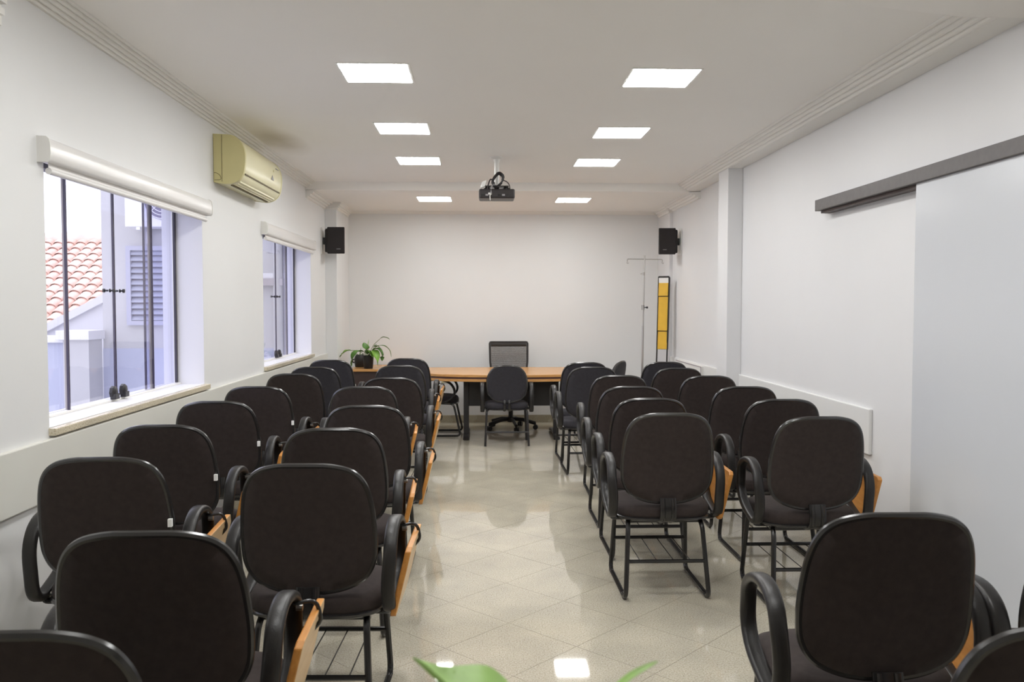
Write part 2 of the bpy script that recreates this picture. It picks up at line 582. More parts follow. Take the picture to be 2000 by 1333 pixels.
# chair rails (flat boards along the walls)
def rail(name, x0, x1, y0, y1, z0, z1, m, label):
    return struct(MB().box(x0, x1, y0, y1, z0, z1).build(name, m, smooth=False, bevel=0.006), label)
rail('trim_13', XL, XL + 0.022, YF, 9.94, 0.692, 0.945, 'band_paint', 'wide flat protection board under the windows')
rail('trim_14', XR - 0.022, XR, 4.88, 7.42, 0.618, 0.89, 'band_right', 'wide flat protection board on the right wall')
rail('trim_15', XR - 0.02, XR, 7.72, 10.15, 0.60, 0.888, 'band_right', 'wide flat protection board past the pier')
pnl = struct(MB().box(XR - 0.045, XR - 0.02, 8.62, 9.72, 0.57, 0.872).build('trim_16', 'white_plastic', smooth=False, bevel=0.004), 'flat white access panel on the right wall')
MB().box(XR - 0.05, XR - 0.045, 8.62, 9.72, 0.862, 0.872).box(XR - 0.05, XR - 0.045, 8.61, 8.62, 0.57, 0.872).build('panel_lip', 'ext_ledge', pnl, smooth=False)

# floor: recessed grout bed with separate polished tiles laid diagonally
fl = struct(MB().box(XL, XR, YF, YB, -0.06, -0.0015).build('floor', 'grout', smooth=False), 'polished beige granite tile floor')
A = 0.407
ORG = (-0.16, 4.23)
e1 = Vector((math.cos(PI / 4), math.sin(PI / 4))); e2 = Vector((-math.sin(PI / 4), math.cos(PI / 4)))
G = 0.0011


def clip(poly, ax, val, keep_gt):
    out = []
    for i in range(len(poly)):
        p, q = poly[i], poly[(i + 1) % len(poly)]
        ip = (p[ax] >= val) if keep_gt else (p[ax] <= val)
        iq = (q[ax] >= val) if keep_gt else (q[ax] <= val)
        if ip: out.append(p)
        if ip != iq:
            t = (val - p[ax]) / (q[ax] - p[ax])
            out.append((p[0] + (q[0] - p[0]) * t, p[1] + (q[1] - p[1]) * t))
    return out


whole = None
rest = MB()
cnt = 0
for i in range(-30, 40):
    for j in range(-30, 40):
        c = Vector(ORG) + e1 * (A * (i + .5)) + e2 * (A * (j + .5))
        if not (XL - 0.3 < c.x < XR + 0.3 and YF - 0.3 < c.y < YB + 0.3): continue
        h = A / 2 - G
        poly = [tuple(c + e1 * (h * a) + e2 * (h * bq)) for a, bq in ((-1, -1), (1, -1), (1, 1), (-1, 1))]
        cp = poly
        for ax, v, g in ((0, XL + .002, True), (0, XR - .002, False), (1, YF, True), (1, YB - .002, False)):
            cp = clip(cp, ax, v, g)
            if len(cp) < 3: break
        if len(cp) < 3: continue
        area = abs(sum(cp[k][0] * cp[(k + 1) % len(cp)][1] - cp[(k + 1) % len(cp)][0] * cp[k][1] for k in range(len(cp)))) / 2
        if area < 2e-4: continue
        if max(p[1] for p in cp) < 1.35:
            rest.prism(cp, -0.01, 0.0)
            continue
        cnt += 1
        if area > 0.98 * (2 * h) ** 2:
            if whole is None:
                hp = [(h * a, h * bq) for a, bq in ((-1, -1), (1, -1), (1, 1), (-1, 1))]
                hp = [tuple(e1 * p[0] + e2 * p[1]) for p in hp]
                o = MB().prism(hp, -0.01, 0.0).build('floor_tile', 'floor_granite', fl, smooth=False)
                whole = o.data
            else:
                o = bpy.data.objects.new('floor_tile', whole); COL.objects.link(o); o.parent = fl
            o.location = (c.x, c.y, random.uniform(-0.0002, 0.0))
        else:
            MB().prism(cp, -0.01, -0.0001).build('floor_tile', 'floor_granite', fl, smooth=False)
r = rest.build('floor_tiles_behind_camera', 'floor_granite', fl, smooth=False)
r['kind'] = 'stuff'

struct(MB().box(-1.675, 2.262, YB - 0.014, YB, 0, 0.096).build('baseboard_back', 'base_granite', smooth=False, bevel=0.002), 'granite skirting along the end wall')
struct(MB().box(XL, XL + 0.012, YF, 9.94, 0, 0.096).build('baseboard_left', 'base_granite', smooth=False, bevel=0.002), 'granite skirting under the windows')
struct(MB().box(XR - 0.012, XR, 4.4, 7.42, 0, 0.096).build('baseboard_right', 'base_granite', smooth=False, bevel=0.002), 'granite skirting on the right wall')


# ------------------------------------------------------------------ windows
def window(n, W, splits, knob_z, label):
    y0, y1, z0, z1 = W
    xg = -1.985
    w = struct(MB().box(XO - 0.02, XL + 0.03, y0 - 0.005, y1 + 0.03, z0 - 0.032, z0).build('window_%d' % n, 'sill_granite', smooth=False, bevel=0.004), label)
    MB().box(XO, XL - 0.001, y0, y1, z0, z0 + 0.003).build('sill_top', 'reveal_paint', w, smooth=False)
    # reveal lining
    MB().box(XO, XL - 0.001, y1 - 0.004, y1, z0, z1).box(XO, XL - 0.001, y0, y0 + 0.004, z0, z1).build('reveal', 'reveal_paint', w, smooth=False)
    MB().box(XO, XL - 0.001, y0, y1, z1 - 0.004, z1).build('soffit', 'reveal_paint', w, smooth=False)
    # tracks and end posts
    MB().box(xg - 0.03, xg + 0.03, y0, y1, z1 - 0.05, z1 - 0.004).build('top_track', 'alu_dark', w, smooth=False, bevel=0.002)
    MB().box(xg - 0.022, xg + 0.022, y0, y1, z0 + 0.003, z0 + 0.014).build('bottom_track', 'white_plastic', w, smooth=False, bevel=0.002)
    for yy in (y0 + 0.004, y1 - 0.028):
        MB().box(xg - 0.008, xg + 0.006, yy, yy + 0.024, z0 + 0.003, z1).build('post', 'alu_dark', w, smooth=False, bevel=0.002)
    za, zb = z0 + 0.014, z1 - 0.03
    s0, s1, s2 = splits
    ov = 0.045
    # outer fixed panes, inner sliding panes
    for (a, bq, dx, gm) in ((y0 + 0.02, s0 + ov, -0.016, 'pane_glass'), (s0 - ov * 0.2, s1 - 0.003, 0.008, 'pane_glass'),
                            (s1 + 0.003, s2 + ov * 0.2, 0.008, 'pane_glass'), (s2 - ov, y1 - 0.026, -0.016, 'pane_glass_tint')):
        p = MB().box(xg + dx - 0.004, xg + dx + 0.004, a, bq, za, zb).build('pane', gm, w, smooth=False)
        for ye, em in ((a, 'pane_edge'), (bq, 'pane_edge')):
            if y0 + 0.05 < ye < y1 - 0.05:
                MB().box(xg + dx - 0.0055, xg + dx + 0.0055, ye - 0.0035, ye + 0.0035, za, zb).build('edge_seal', 'pane_edge' if abs(ye - s1) < 0.01 else em, p, smooth=False)
    # brush strips where the sliding panes pass the fixed ones
    for s in (s0, s2):
        MB().box(xg - 0.010, xg - 0.002, s - 0.004, s + 0.030, za, zb).build('meeting_strip', 'pane_edge_brown', w, smooth=False)
    for sg in (-1, 1):
        yk = s1 + sg * 0.062
        kb = MB().lathe([(0.0, 0.0), (0.010, 0.0), (0.010, 0.004), (0.005, 0.006), (0.005, 0.014), (0.011, 0.018), (0.011, 0.026), (0.0, 0.028)], 12, (xg + 0.012, yk, knob_z), 'X')
        kb.lathe([(0.0, -0.028), (0.011, -0.026), (0.011, -0.018), (0.005, -0.014), (0.005, 0.0)], 12, (xg + 0.004, yk, knob_z), 'X')
        kb.build('knob', 'knob_black', w)
        lk = MB().lathe([(0.0, 0.0), (0.034, 0.0), (0.034, 0.018), (0.026, 0.024), (0.0, 0.026)], 8, (xg + 0.012, s1 + sg * 0.062, z0 + 0.052), 'X')
        lk.cbox((xg + 0.03, s1 + sg * 0.062, z0 + 0.03), (0.03, 0.05, 0.03))
        lk.build('lock', 'knob_black', w, bevel=0.002)
    return w


window(1, W1, (4.13, 4.645, 5.165), 1.579, 'large frameless glass window with four tall panes, nearest the camera')
window(2, W2, (7.75, 8.24, 8.70), 1.585, 'far glass window before the corner pier, half hidden by the wall')


def roller_blind(W, label):
    y0, y1, z0, z1 = W
    t = thing('roller_blind', label, 'blind', (XL, (y0 + y1) / 2, 2.09), group='roller blinds above the windows')
    hl = (y1 - y0) / 2 + 0.05
    prof = [(0.0, 0.0), (0.042, 0.0), (0.050, 0.008), (0.052, 0.03), (0.051, 0.06), (0.046, 0.085), (0.036, 0.096), (0.0, 0.098)]
    MB().prism_y(prof, -hl + 0.008, hl - 0.008).build('cassette', 'blind_white', t, sharp=50)
    e = [(0.0, -0.004), (0.045, -0.004), (0.054, 0.006), (0.056, 0.03), (0.055, 0.064), (0.050, 0.09), (0.038, 0.101), (0.0, 0.103)]
    for s in (-1, 1):
        a = s * hl
        MB().prism_y(e, min(a, a - s * 0.008), max(a, a - s * 0.008)).build('end_cap', 'white_plastic', t, sharp=50)
    MB().box(0.020, 0.022, -hl + 0.05, hl - 0.05, -0.028, 0.01).build('shade_cloth', 'blind_shade', t, smooth=False)
    MB().tube([(0.021, -hl + 0.05, -0.034), (0.021, hl - 0.05, -0.034)], 0.014, 12).build('bottom_bar', 'blind_white', t)
    return t


roller_blind(W1, 'white roller blind cassette above the large near window')
roller_blind(W2, 'white roller blind cassette above the far window by the corner')

# ------------------------------------------------------------------ sliding door
d = struct(MB().box(2.225, 2.262, 2.75, 4.29, 0.012, 2.15).build('door_1', 'door_panel', smooth=False, bevel=0.003), 'plain pale grey sliding door panel')
rl = MB().box(2.205, XR, 1.2, 5.56, 2.122, 2.194).build('door_rail', 'rail_grey', d, smooth=False, bevel=0.003)
MB().box(2.235, 2.29, 1.2, 5.53, 2.105, 2.122).build('rail_track', 'panel_dark', rl, smooth=False)


# ------------------------------------------------------------------ ceiling lights
def ceiling_light(x, y, z, label):
    t = thing('ceiling_light', label, 'ceiling light', (x, y, z), group='square ceiling light panels')
    f = MB()
    a, bq = 0.193, 0.181
    for (x0, x1, y0, y1) in ((-a, a, -a, -bq), (-a, a, bq, a), (-a, -bq, -bq, bq), (bq, a, -bq, bq)):
        f.box(x0, x1, y0, y1, -0.004, 0.0)
    f.build('frame', 'lamp_frame', t, smooth=False)
    MB().box(-bq, bq, -bq, bq, -0.0055, -0.001).build('diffuser', 'lamp_glow', t, smooth=False)


lx = [(-0.573, 4.73, ZC), (-0.562, 6.19, ZC), (-0.548, 7.55, ZC), (-0.52, 9.55, ZC2)]
rx = [(1.007, 4.775, ZC), (1.03, 6.28, ZC), (1.03, 7.59, ZC), (1.035, 9.59, ZC2)]
lx = [(-0.58, 1.70, ZC), (-0.578, 3.15, ZC)] + lx
rx = [(1.0, 1.70, ZC), (1.0, 3.12, ZC)] + rx
ords = ['overhead of the nearest chairs', 'just above the top edge of the picture', 'largest in the picture', 'second largest in the picture', 'third largest in the picture', 'farthest, past the ceiling beam']
for k in range(6):
    ceiling_light(*lx[k], 'square white light panel in the window-side row, ' + ords[k])
    ceiling_light(*rx[k], 'square white light panel in the door-side row, ' + ords[k])

# ------------------------------------------------------------------ air conditioner
t = thing('air_conditioner', 'yellowed split air conditioner mounted high between the two windows', 'air conditioner', (XL, 5.845, 2.335))
Lc = 1.07
prof = [(0.0, 0.0), (0.10, -0.012), (0.165, 0.012), (0.198, 0.055), (0.212, 0.12), (0.213, 0.19), (0.198, 0.25), (0.165, 0.295), (0.12, 0.318), (0.0, 0.325)]
prof = [(p.x, p.y) for p in catmull([(a, c, 0) for a, c in prof], 4)]
MB().prism_y([(x * 0.985, 0.162 + (z - 0.162) * 0.985) for x, z in prof], 0.03, Lc - 0.02).build('body', 'ac_cream', t, sharp=50)
MB().prism_y(prof, 0.0, 0.03).build('side_cover', 'ac_yellow', t, sharp=50)
MB().prism_y(prof, Lc - 0.02, Lc).build('side_cover', 'ac_cream', t, sharp=50)
MB().box(0.0, 0.002, 0.0, 0.01, 0.0, 0.3).tube([(0.058, -0.001, 0.004), (0.058, -0.001, 0.318)], 0.0016, 6).build('side_seam', 'ac_dark', t)
MB().tube(catmull([(0.004, -0.001, 0.062), (0.02, -0.001, 0.062), (0.044, -0.001, 0.045), (0.048, -0.001, 0.018), (0.008, -0.001, 0.014)], 4), 0.0016, 6).build('knockout', 'ac_dark', t)
MB().box(0.178, 0.2035, 0.05, Lc - 0.04, 0.058, 0.066).build('front_slot', 'ac_dark', t, smooth=False)
MB().box(0.098, 0.112, 0.06, Lc - 0.06, -0.016, -0.002).build('outlet_slot', 'ac_dark', t, smooth=False)
for k in range(3):
    MB().box(0.125 + 0.018 * k, 0.128 + 0.018 * k, 0.06, Lc - 0.06, -0.012 + 0.009 * k, 0.01 + 0.01 * k).build('louver', 'ac_cream', t, smooth=False)
MB().add([(0.2125, 0.72, 0.125), (0.2125, 0.80, 0.125), (0.2125, 0.76, 0.163), (0.2135, 0.72, 0.125), (0.2135, 0.80, 0.125), (0.2135, 0.76, 0.163)],
         [(0, 1, 2), (3, 5, 4), (0, 3, 4, 1), (1, 4, 5, 2), (2, 5, 3, 0)]).build('emblem', 'logo_grey', t, smooth=False)
MB().lathe([(0.0, 0.211), (0.009, 0.211), (0.009, 0.2128), (0.0, 0.2128)], 10, (0, 0.80, 0.20), 'X').build('emblem_dot', 'ac_yellow', t)
MB().box(0.2, 0.2075, 0.90, 0.99, 0.232, 0.236).build('model_mark', 'logo_grey', t, smooth=False)


# ------------------------------------------------------------------ speakers
def speaker(loc, side, label):
    t = thing('wall_speaker', label, 'speaker', loc, group='wall loudspeakers')
    s = side        # +1: mounted on the left wall, box stands off towards +x
    MB().box(min(0, s * 0.012), max(0, s * 0.012), -0.10, 0.06, -0.155, 0.15).build('wall_plate', 'white_plastic', t, smooth=False, bevel=0.003)
    MB().box(min(s * 0.012, s * 0.05), max(s * 0.012, s * 0.05), -0.03, 0.03, -0.04, 0.04).build('bracket_arm', 'black_metal', t, smooth=False, bevel=0.003)
    # rear shell, tapered
    x0, x1 = s * 0.04, s * 0.255
    yb, yf = 0.09, -0.06
    v = [(s * 0.03, -0.02, -0.125), (s * 0.22, 0.09, -0.115), (s * 0.22, 0.09, 0.115), (s * 0.03, -0.02, 0.125),
         (s * 0.05, -0.09, -0.135), (s * 0.255, -0.09, -0.14), (s * 0.255, -0.09, 0.14), (s * 0.05, -0.09, 0.135)]
    MB().add(v, [(0, 1, 2, 3), (4, 7, 6, 5), (0, 4, 5, 1), (1, 5, 6, 2), (2, 6, 7, 3), (3, 7, 4, 0)]).build('cabinet', 'speaker_black', t, smooth=False, bevel=0.008)
    g = [(min(s * 0.075, s * 0.268), -0.112), (max(s * 0.075, s * 0.268), -0.112)]
    xa, xb = sorted((s * 0.075, s * 0.268))
    gr = MB().box(xa, xb, -0.122, -0.088, -0.15, 0.15).build('grille', 'grille_cloth', t, smooth=False, bevel=0.008)
    xm = (xa + xb) / 2 + s * 0.03
    MB().box(xm - 0.022, xm + 0.022, -0.1235, -0.1215, -0.10, -0.094).build('badge', 'logo_grey', gr, smooth=False)


speaker((XL, 9.78, 2.235), 1, 'black loudspeaker on the window wall, left of the end wall')
speaker((XR, 9.78, 2.235), -1, 'black loudspeaker on the right wall above the yellow board')

# ------------------------------------------------------------------ projector
t = thing('ceiling_projector', 'black projector hanging from a white ceiling pole with coiled cable', 'projector', (0.135, 7.35, ZC))
MB().lathe([(0.0, 0.0), (0.055, 0.0), (0.055, -0.008), (0.03, -0.02), (0.024, -0.045), (0.0, -0.045)], 20).build('ceiling_flange', 'white_plastic', t)
MB().lathe([(0.021, -0.02), (0.021, -0.26)], 16).build('pole', 'white_plastic', t)
MB().box(-0.10, 0.10, -0.08, 0.08, -0.262, -0.254).box(-0.02, 0.02, -0.02, 0.02, -0.30, -0.255).build('mount_plate', 'black_metal', t, smooth=False)
for sx, sy in ((-1, -1), (1, -1), (-1, 1), (1, 1)):
    MB().tube([(0.06 * sx, 0.05 * sy, -0.26), (0.11 * sx, 0.09 * sy, -0.285)], 0.006, 6).build('mount_arm', 'black_metal', t)
bd = MB().box(-0.152, 0.152, -0.11, 0.12, -0.365, -0.285).build('body', 'projector_black', t, smooth=False, bevel=0.012)
MB().lathe([(0.0, 0.12), (0.036, 0.12), (0.036, 0.145), (0.028, 0.15), (0.0, 0.148)], 18, (0.06, 0, -0.325), 'Y').build('lens_barrel', 'lens', bd)
for k, xx in enumerate((-0.12, -0.085, 0.02, 0.055, 0.09)):
    MB().box(xx - 0.012, xx + 0.012, -0.1125, -0.109, -0.345, -0.33).build('port', 'logo_grey' if k in (1, 3) else 'black_metal', bd, smooth=False)
MB().box(-0.155, -0.15, -0.1, 0.0, -0.36, -0.30).build('side_vent', 'logo_grey', bd, smooth=False)
MB().box(-0.075, -0.045, -0.1135, -0.109, -0.335, -0.318).build('white_plug', 'white_plastic', bd, smooth=False, bevel=0.002)
MB().tube(catmull([(-0.055, -0.113, -0.33), (-0.06, -0.13, -0.35), (-0.058, -0.12, -0.385)], 5), 0.004, 6).build('white_cable', 'white_plastic', bd)
cp = []
for k in range(64):
    a = 2 * PI * k / 16
    rr = 0.043 + 0.004 * (k // 16) + 0.003 * math.sin(k * 1.7)
    cp.append((0.008 + rr * 0.82 * math.cos(a) + 0.32 * rr * math.sin(a), -0.045 - 0.007 * (k // 16), -0.205 + rr * 1.15 * math.sin(a)))
MB().tube(cp, 0.0072, 6).build('cable_coil', 'projector_black', t)
MB().tube(catmull([(0.045, -0.05, -0.20), (0.085, -0.06, -0.22), (0.105, -0.08, -0.25), (0.112, -0.09, -0.295)], 5), 0.0045, 6).build('cable', 'projector_black', t)
MB().tube(catmull([(-0.02, -0.05, -0.23), (-0.05, -0.07, -0.20), (-0.07, -0.085, -0.235), (-0.085, -0.10, -0.30)], 5), 0.006, 6).build('cable', 'projector_black', t)
MB().tube(catmull([(-0.01, -0.06, -0.25), (-0.035, -0.08, -0.25), (-0.05, -0.10, -0.285), (-0.05, -0.113, -0.33)], 5), 0.006, 6).build('cable', 'logo_grey', t)
MB().add([(-0.145, -0.07, -0.28), (-0.10, -0.075, -0.26), (-0.085, -0.075, -0.205), (-0.125, -0.07, -0.22),
          (-0.145, -0.04, -0.28), (-0.10, -0.045, -0.26), (-0.085, -0.045, -0.205), (-0.125, -0.04, -0.22)],
         [(0, 1, 2, 3), (4, 7, 6, 5), (0, 4, 5, 1), (1, 5, 6, 2), (2, 6, 7, 3), (3, 7, 4, 0)]).build('adapter_box', 'white_plastic', t, smooth=False, bevel=0.004)

# ------------------------------------------------------------------ lecture chairs
OUT = [(0, .0), (0, .30), (.008, .44), (.03, .62), (.065, .745), (.11, .83), (.18, .90), (.28, .95), (.40, .98), (.55, 1.0), (.68, .995), (.77, .97), (.85, .90), (.91, .79), (.955, .62), (.985, .42), (1, .22), (1, 0)]


def outline(hw, ht, out=OUT, n=3):
    """closed outline of (x, t) with t 0 at the top and 1 at the bottom"""
    r = catmull([(w * hw, t, 0) for t, w in out[1:-1]], n)
    r = [(p.x, min(max(p.y, 0), 1)) for p in r]
    return r + [(-x, tt) for x, tt in reversed(r)]


def shell(rim_fn, ol, rings, c_t, f_off):
    """closed cushion: rim_fn(x,t)->(point, normal); front (+) and back (-) rings shrink to the centre"""
    N = len(ol)
    mb = MB()
    vs = []
    for (s, off) in rings:
        for (x, tt) in ol:
            p, nrm = rim_fn(x * s, c_t + (tt - c_t) * s)
            vs.append(p + nrm * off)
    fs = []
    R = len(rings)
    for i in range(R - 1):
        for k in range(N):
            l = (k + 1) % N
            fs.append((i * N + k, i * N + l, (i + 1) * N + l, (i + 1) * N + k))
    fs.append(tuple(range(N - 1, -1, -1)))
    fs.append(tuple((R - 1) * N + k for k in range(N)))
    return mb.add(vs, fs)


def back_fn(top, h, ytop, lean, hw):
    def fn(x, tt):
        return Vector((x, ytop + lean * tt + 0.34 * x * x + 0.012 * math.sin(PI * tt), top - h * tt)), Vector((0, 1, 0.08))
    return fn


OUT_ROUND = [(0, .0), (0, .20), (.012, .37), (.04, .55), (.09, .70), (.16, .82), (.26, .92), (.38, .98), (.52, 1.0), (.66, .99), (.77, .94), (.86, .83), (.93, .66), (.975, .44), (1, .2), (1, 0)]


def make_backrest(parent, top, h, hw, ytop, lean, fab, n=3, out=OUT):
    fn = back_fn(top, h, ytop, lean, hw)
    ol = outline(hw, h, out, n=n)
    rings = [(0.02, -0.014), (0.45, -0.0135), (0.8, -0.0125), (0.978, -0.010), (0.990, 0.0), (0.990, 0.014), (0.96, 0.030), (0.85, 0.043), (0.55, 0.050), (0.02, 0.053)]
    bk = shell(fn, ol, rings, 0.5, 1).build('backrest', fab, parent, sharp=70)
    pts = [fn(x, tt)[0] for x, tt in ol]
    sec = [(0.011, 0), (0.008, 0.011), (0, 0.015), (-0.008, 0.011), (-0.011, 0), (-0.008, -0.012), (0, -0.016), (0.008, -0.012)]
    MB().tube(pts, 0.0108, 8, closed=True).build('edge_trim', 'rim_plastic', bk)
    return bk


def make_seat(parent, hw, hd, yc, z, fab):
    N = 44
    ol = []
    for k in range(N):
        a = 2 * PI * k / N
        c, s = math.cos(a), math.sin(a)
        e = 2 / 3.4
        ol.append((math.copysign(abs(c) ** e, c) * hw, math.copysign(abs(s) ** e, s) * hd))
    rings = [(0.02, -0.022), (0.9, -0.022), (0.975, -0.012), (1.0, 0.008), (0.995, 0.028), (0.96, 0.045), (0.85, 0.055), (0.5, 0.056), (0.02, 0.052)]
    vs = []
    for s, off in rings:
        for x, y in ol:
            yy = y * s
            dip = -0.018 * max(0, yy / hd) ** 3
            vs.append((x * s, yc + yy, z + off + dip))
    fs = []
    R = len(rings)
    for i in range(R - 1):
        for k in range(N):
            l = (k + 1) % N
            fs.append((i * N + k, i * N + l, (i + 1) * N + l, (i + 1) * N + k))
    fs.append(tuple(range(N - 1, -1, -1)))
    fs.append(tuple((R - 1) * N + k for k in range(N)))
    st = MB().add(vs, fs).build('seat', fab, parent, sharp=70)
    MB().tube([(x * 0.985, yc + y * 0.985, z - 0.014 - 0.018 * max(0, y / hd) ** 3) for x, y in ol], 0.009, 6, closed=True).build('seat_edge', 'rim_plastic', st)
    return st


def rrect(w, h, n=2):
    """rounded rectangle section, half sizes w,h"""
    r = min(w, h) * 0.75
    out = []
    for cx, cy, a0 in ((w - r, h - r, 0), (-w + r, h - r, 90), (-w + r, -h + r, 180), (w - r, -h + r, 270)):
        for k in range(n + 1):
            a = math.radians(a0 + 90 * k / n)
            out.append((cx + r * math.cos(a), cy + r * math.sin(a)))
    return out


RING = [(-0.205, 0.455), (-0.222, 0.53), (-0.215, 0.615), (-0.18, 0.682), (-0.11, 0.715), (-0.02, 0.708), (0.05, 0.668), (0.085, 0.60), (0.08, 0.535), (0.03, 0.478), (-0.06, 0.442), (-0.155, 0.422)]


def make_arm(parent, sx, x=0.272, dz=0.0):
    pts = catmull([(sx * (x + (0.006 if z > 0.6 else 0)), y, z + dz) for y, z in RING], 4, closed=True)
    a = MB().sweep(pts, rrect(0.024, 0.0145), closed=True, up=(1, 0, 0)).build('armrest', 'arm_plastic', parent, sharp=60)
    MB().tube(fillet([(sx * 0.17, -0.13, 0.398 + dz), (sx * (x - 0.004), -0.13, 0.398 + dz), (sx * (x - 0.002), -0.135, 0.43 + dz)], 0.02, 4), 0.011, 8).build('arm_mount', 'black_metal', a)
    MB().lathe([(0.0, -0.018), (0.013, -0.018), (0.013, 0.018), (0.0, 0.018)], 8, (sx * (x - 0.022), -0.12, 0.418 + dz), 'X').build('bolt', 'bolt_metal', a)
    return a


def make_lecture_chair(fab, tablet=True):
    t = thing('lecture_chair', 'x', 'chair')
    make_backrest(t, 0.955, 0.455, 0.228, -0.30, 0.075, fab)
    make_seat(t, 0.252, 0.235, 0.0, 0.425, fab)
    # back bracket: flat bent plate with two ribs
    bp = [(0, -0.06, 0.392), (0, -0.20, 0.392), (0, -0.262, 0.42), (0, -0.268, 0.47), (0, -0.252, 0.525)]
    br = MB().sweep(fillet(bp, 0.04, 4), rrect(0.042, 0.006), up=(1, 0, 0))
    for sx in (-0.024, 0.024):
        br.sweep(fillet([(sx, p[1] - (0.008 if p[1] < -0.21 else 0), p[2] - (0.006 if p[1] > -0.23 else 0)) for p in bp], 0.04, 4), rrect(0.008, 0.006, 1), up=(1, 0, 0))
    br.build('back_bracket', 'black_metal', t, sharp=40)
    # sled legs
    for sx in (-1, 1):
        path = [(sx * 0.17, 0.02, 0.392), (sx * 0.19, -0.19, 0.392), (sx * 0.213, -0.262, 0.0125), (sx * 0.213, 0.25, 0.0125), (sx * 0.195, 0.195, 0.392), (sx * 0.175, 0.06, 0.392)]
        path = fillet(path, 0.055, 5)
        lg = MB().tube(path, 0.0125, 8).build('sled_leg', 'black_metal', t)
        for yy in (-0.20, 0.20):
            MB().tube([(sx * 0.213, yy - 0.022, 0.0125), (sx * 0.213, yy + 0.022, 0.0125)], 0.0124, 8).build('glide', 'arm_plastic', lg)
    MB().tube([(-0.203, -0.228, 0.195), (0.203, -0.228, 0.195)], 0.010, 8).build('crossbar', 'black_metal', t)
    MB().tube([(-0.205, 0.222, 0.195), (0.205, 0.222, 0.195)], 0.010, 8).build('crossbar', 'black_metal', t)
    for yy in (0.13, -0.17):
        MB().box(-0.20, 0.20, yy, yy + 0.025, 0.380, 0.402).build('seat_support', 'black_metal', t, smooth=False)
    for k in range(4):
        x = -0.13 + 0.087 * k
        MB().tube([(x, -0.23, 0.19), (x, 0.224, 0.19)], 0.0028, 5).build('rack_rod', 'black_metal', t)
    make_arm(t, -1); make_arm(t, 1)
    if tablet:
        # folded writing tablet hanging outside the right armrest, foot tilted inwards
        L0, L1, hh = -0.20, 0.17, 0.235
        poly = [(L0, 0), (L0 + 0.02, 0.012), (L1 - 0.05, 0.012), (L1, -0.03), (L1, -hh + 0.05), (L1 - 0.06, -hh), (L0 + 0.015, -hh), (L0, -hh + 0.015)]
        th = 0.011
        vs, n = [], len(poly)
        lean = 0.24
        for dx in (-th, th):
            for y, z in poly:
                # near end hangs lower than the far end
                vs.append((0.340 + dx + lean * z, y, 0.632 + z + 0.02 * (y - L0)))
        fs = [tuple(range(n)), tuple(range(2 * n - 1, n - 1, -1))] + [((i + 1) % n, i, n + i, n + (i + 1) % n) for i in range(n)]
        tb = MB().add(vs, fs).build('writing_tablet', 'tablet_wood', t, smooth=False, bevel=0.004)
        tb.data.materials.append(MATS['tablet_face'])
        for p in tb.data.polygons:
            if len(p.vertices) == n and p.normal.x > 0.5: p.material_index = 1
        MB().tube(fillet([(0.285, 0.02, 0.668), (0.345, 0.03, 0.68), (0.358, 0.04, 0.615), (0.335, 0.04, 0.59)], 0.03, 4), 0.006, 8).build('hinge_rod', 'black_metal', tb)
        MB().lathe([(0.0, -0.008), (0.010, -0.008), (0.010, 0.010), (0.0, 0.010)], 8, (0.300, 0.02, 0.66), 'X').build('pivot', 'bolt_metal', tb)
    return t


def add_tag(ch):
    bk = [c for c in ch.children if c.name.startswith('backrest')][0]
    MB().box(0.222, 0.236, -0.262, -0.246, 0.70, 0.728).build('label_tag', 'tag_white', bk, smooth=False)


proto = make_lecture_chair('fabric')
proto2 = make_lecture_chair('fabric_cool')
G_L1, G_L2, G_R1, G_R2 = 'chairs in the column beside the windows', 'chairs in the window-side column along the aisle', 'chairs in the door-side column along the aisle', 'chairs in the column beside the right wall'
num = ['nearest the camera', 'second from the camera', 'third from the camera', 'fourth from the camera', 'fifth from the camera', 'sixth from the camera', 'seventh from the camera', 'eighth from the camera', 'ninth from the camera, last before the desk']
cols = {
    'L2': ([(-0.78, 1.40, 2), (-0.78, 2.02, 1), (-0.58, 2.87, -2), (-0.63, 3.71, 2), (-0.60, 4.55, 0), (-0.76, 5.62, 3), (-0.65, 6.30, -1), (-0.71, 7.59, 1), (-0.73, 8.60, -2)], G_L2, 'aisle column on the window side'),
    'L1': ([(-1.33, 3.02, 3), (-1.42, 3.84, 1), (-1.50, 4.78, 3), (-1.49, 5.65, 0), (-1.46, 6.70, -1), (-1.44, 7.43, 0), (-1.50, 8.38, -2)], G_L1, 'column beside the windows'),
    'R1': ([(1.00, 1.37, 2), (1.045, 2.13, -1), (0.91, 4.17, 0), (0.95, 4.85, 0), (0.97, 5.56, 0), (1.03, 6.45, -1), (0.94, 7.34, 1), (0.95, 7.94, 2)], G_R1, 'aisle column on the door side'),
    'R2': ([(1.645, 2.11, 0), (1.61, 4.01, 0), (1.70, 4.77, 0), (1.72, 5.53, -1), (1.71, 6.39, 0), (1.66, 7.19, 2), (1.72, 7.98, 0)], G_R2, 'column beside the right wall'),
}
used = set()
for key, (lst, grp, where) in cols.items():
    N = len(lst)
    for k, (x, y, rot) in enumerate(lst):
        cool = y > 7.2
        src = proto2 if cool else proto
        if src.name in used:
            c = copy_tree(src)
        else:
            used.add(src.name); c = src
        rz = math.radians(rot)
        x += -0.022 if key[0] == 'L' else 0.032
        x = max(x, -1.492)          # armrests stay clear of the wall board
        c.rotation_euler = (0, 0, rz)
        c.location = (x - 0.30 * math.sin(rz), y + 0.30 * math.cos(rz), 0)
        which = 'nearest the desk' if k == N - 1 else num[k]
        c['label'] = 'black padded lecture chair in the %s, %s' % (where, which)
        c['category'] = 'chair'
        c['group'] = grp
        if key == 'L1' and k in (0, 1, 2, 3): add_tag(c)


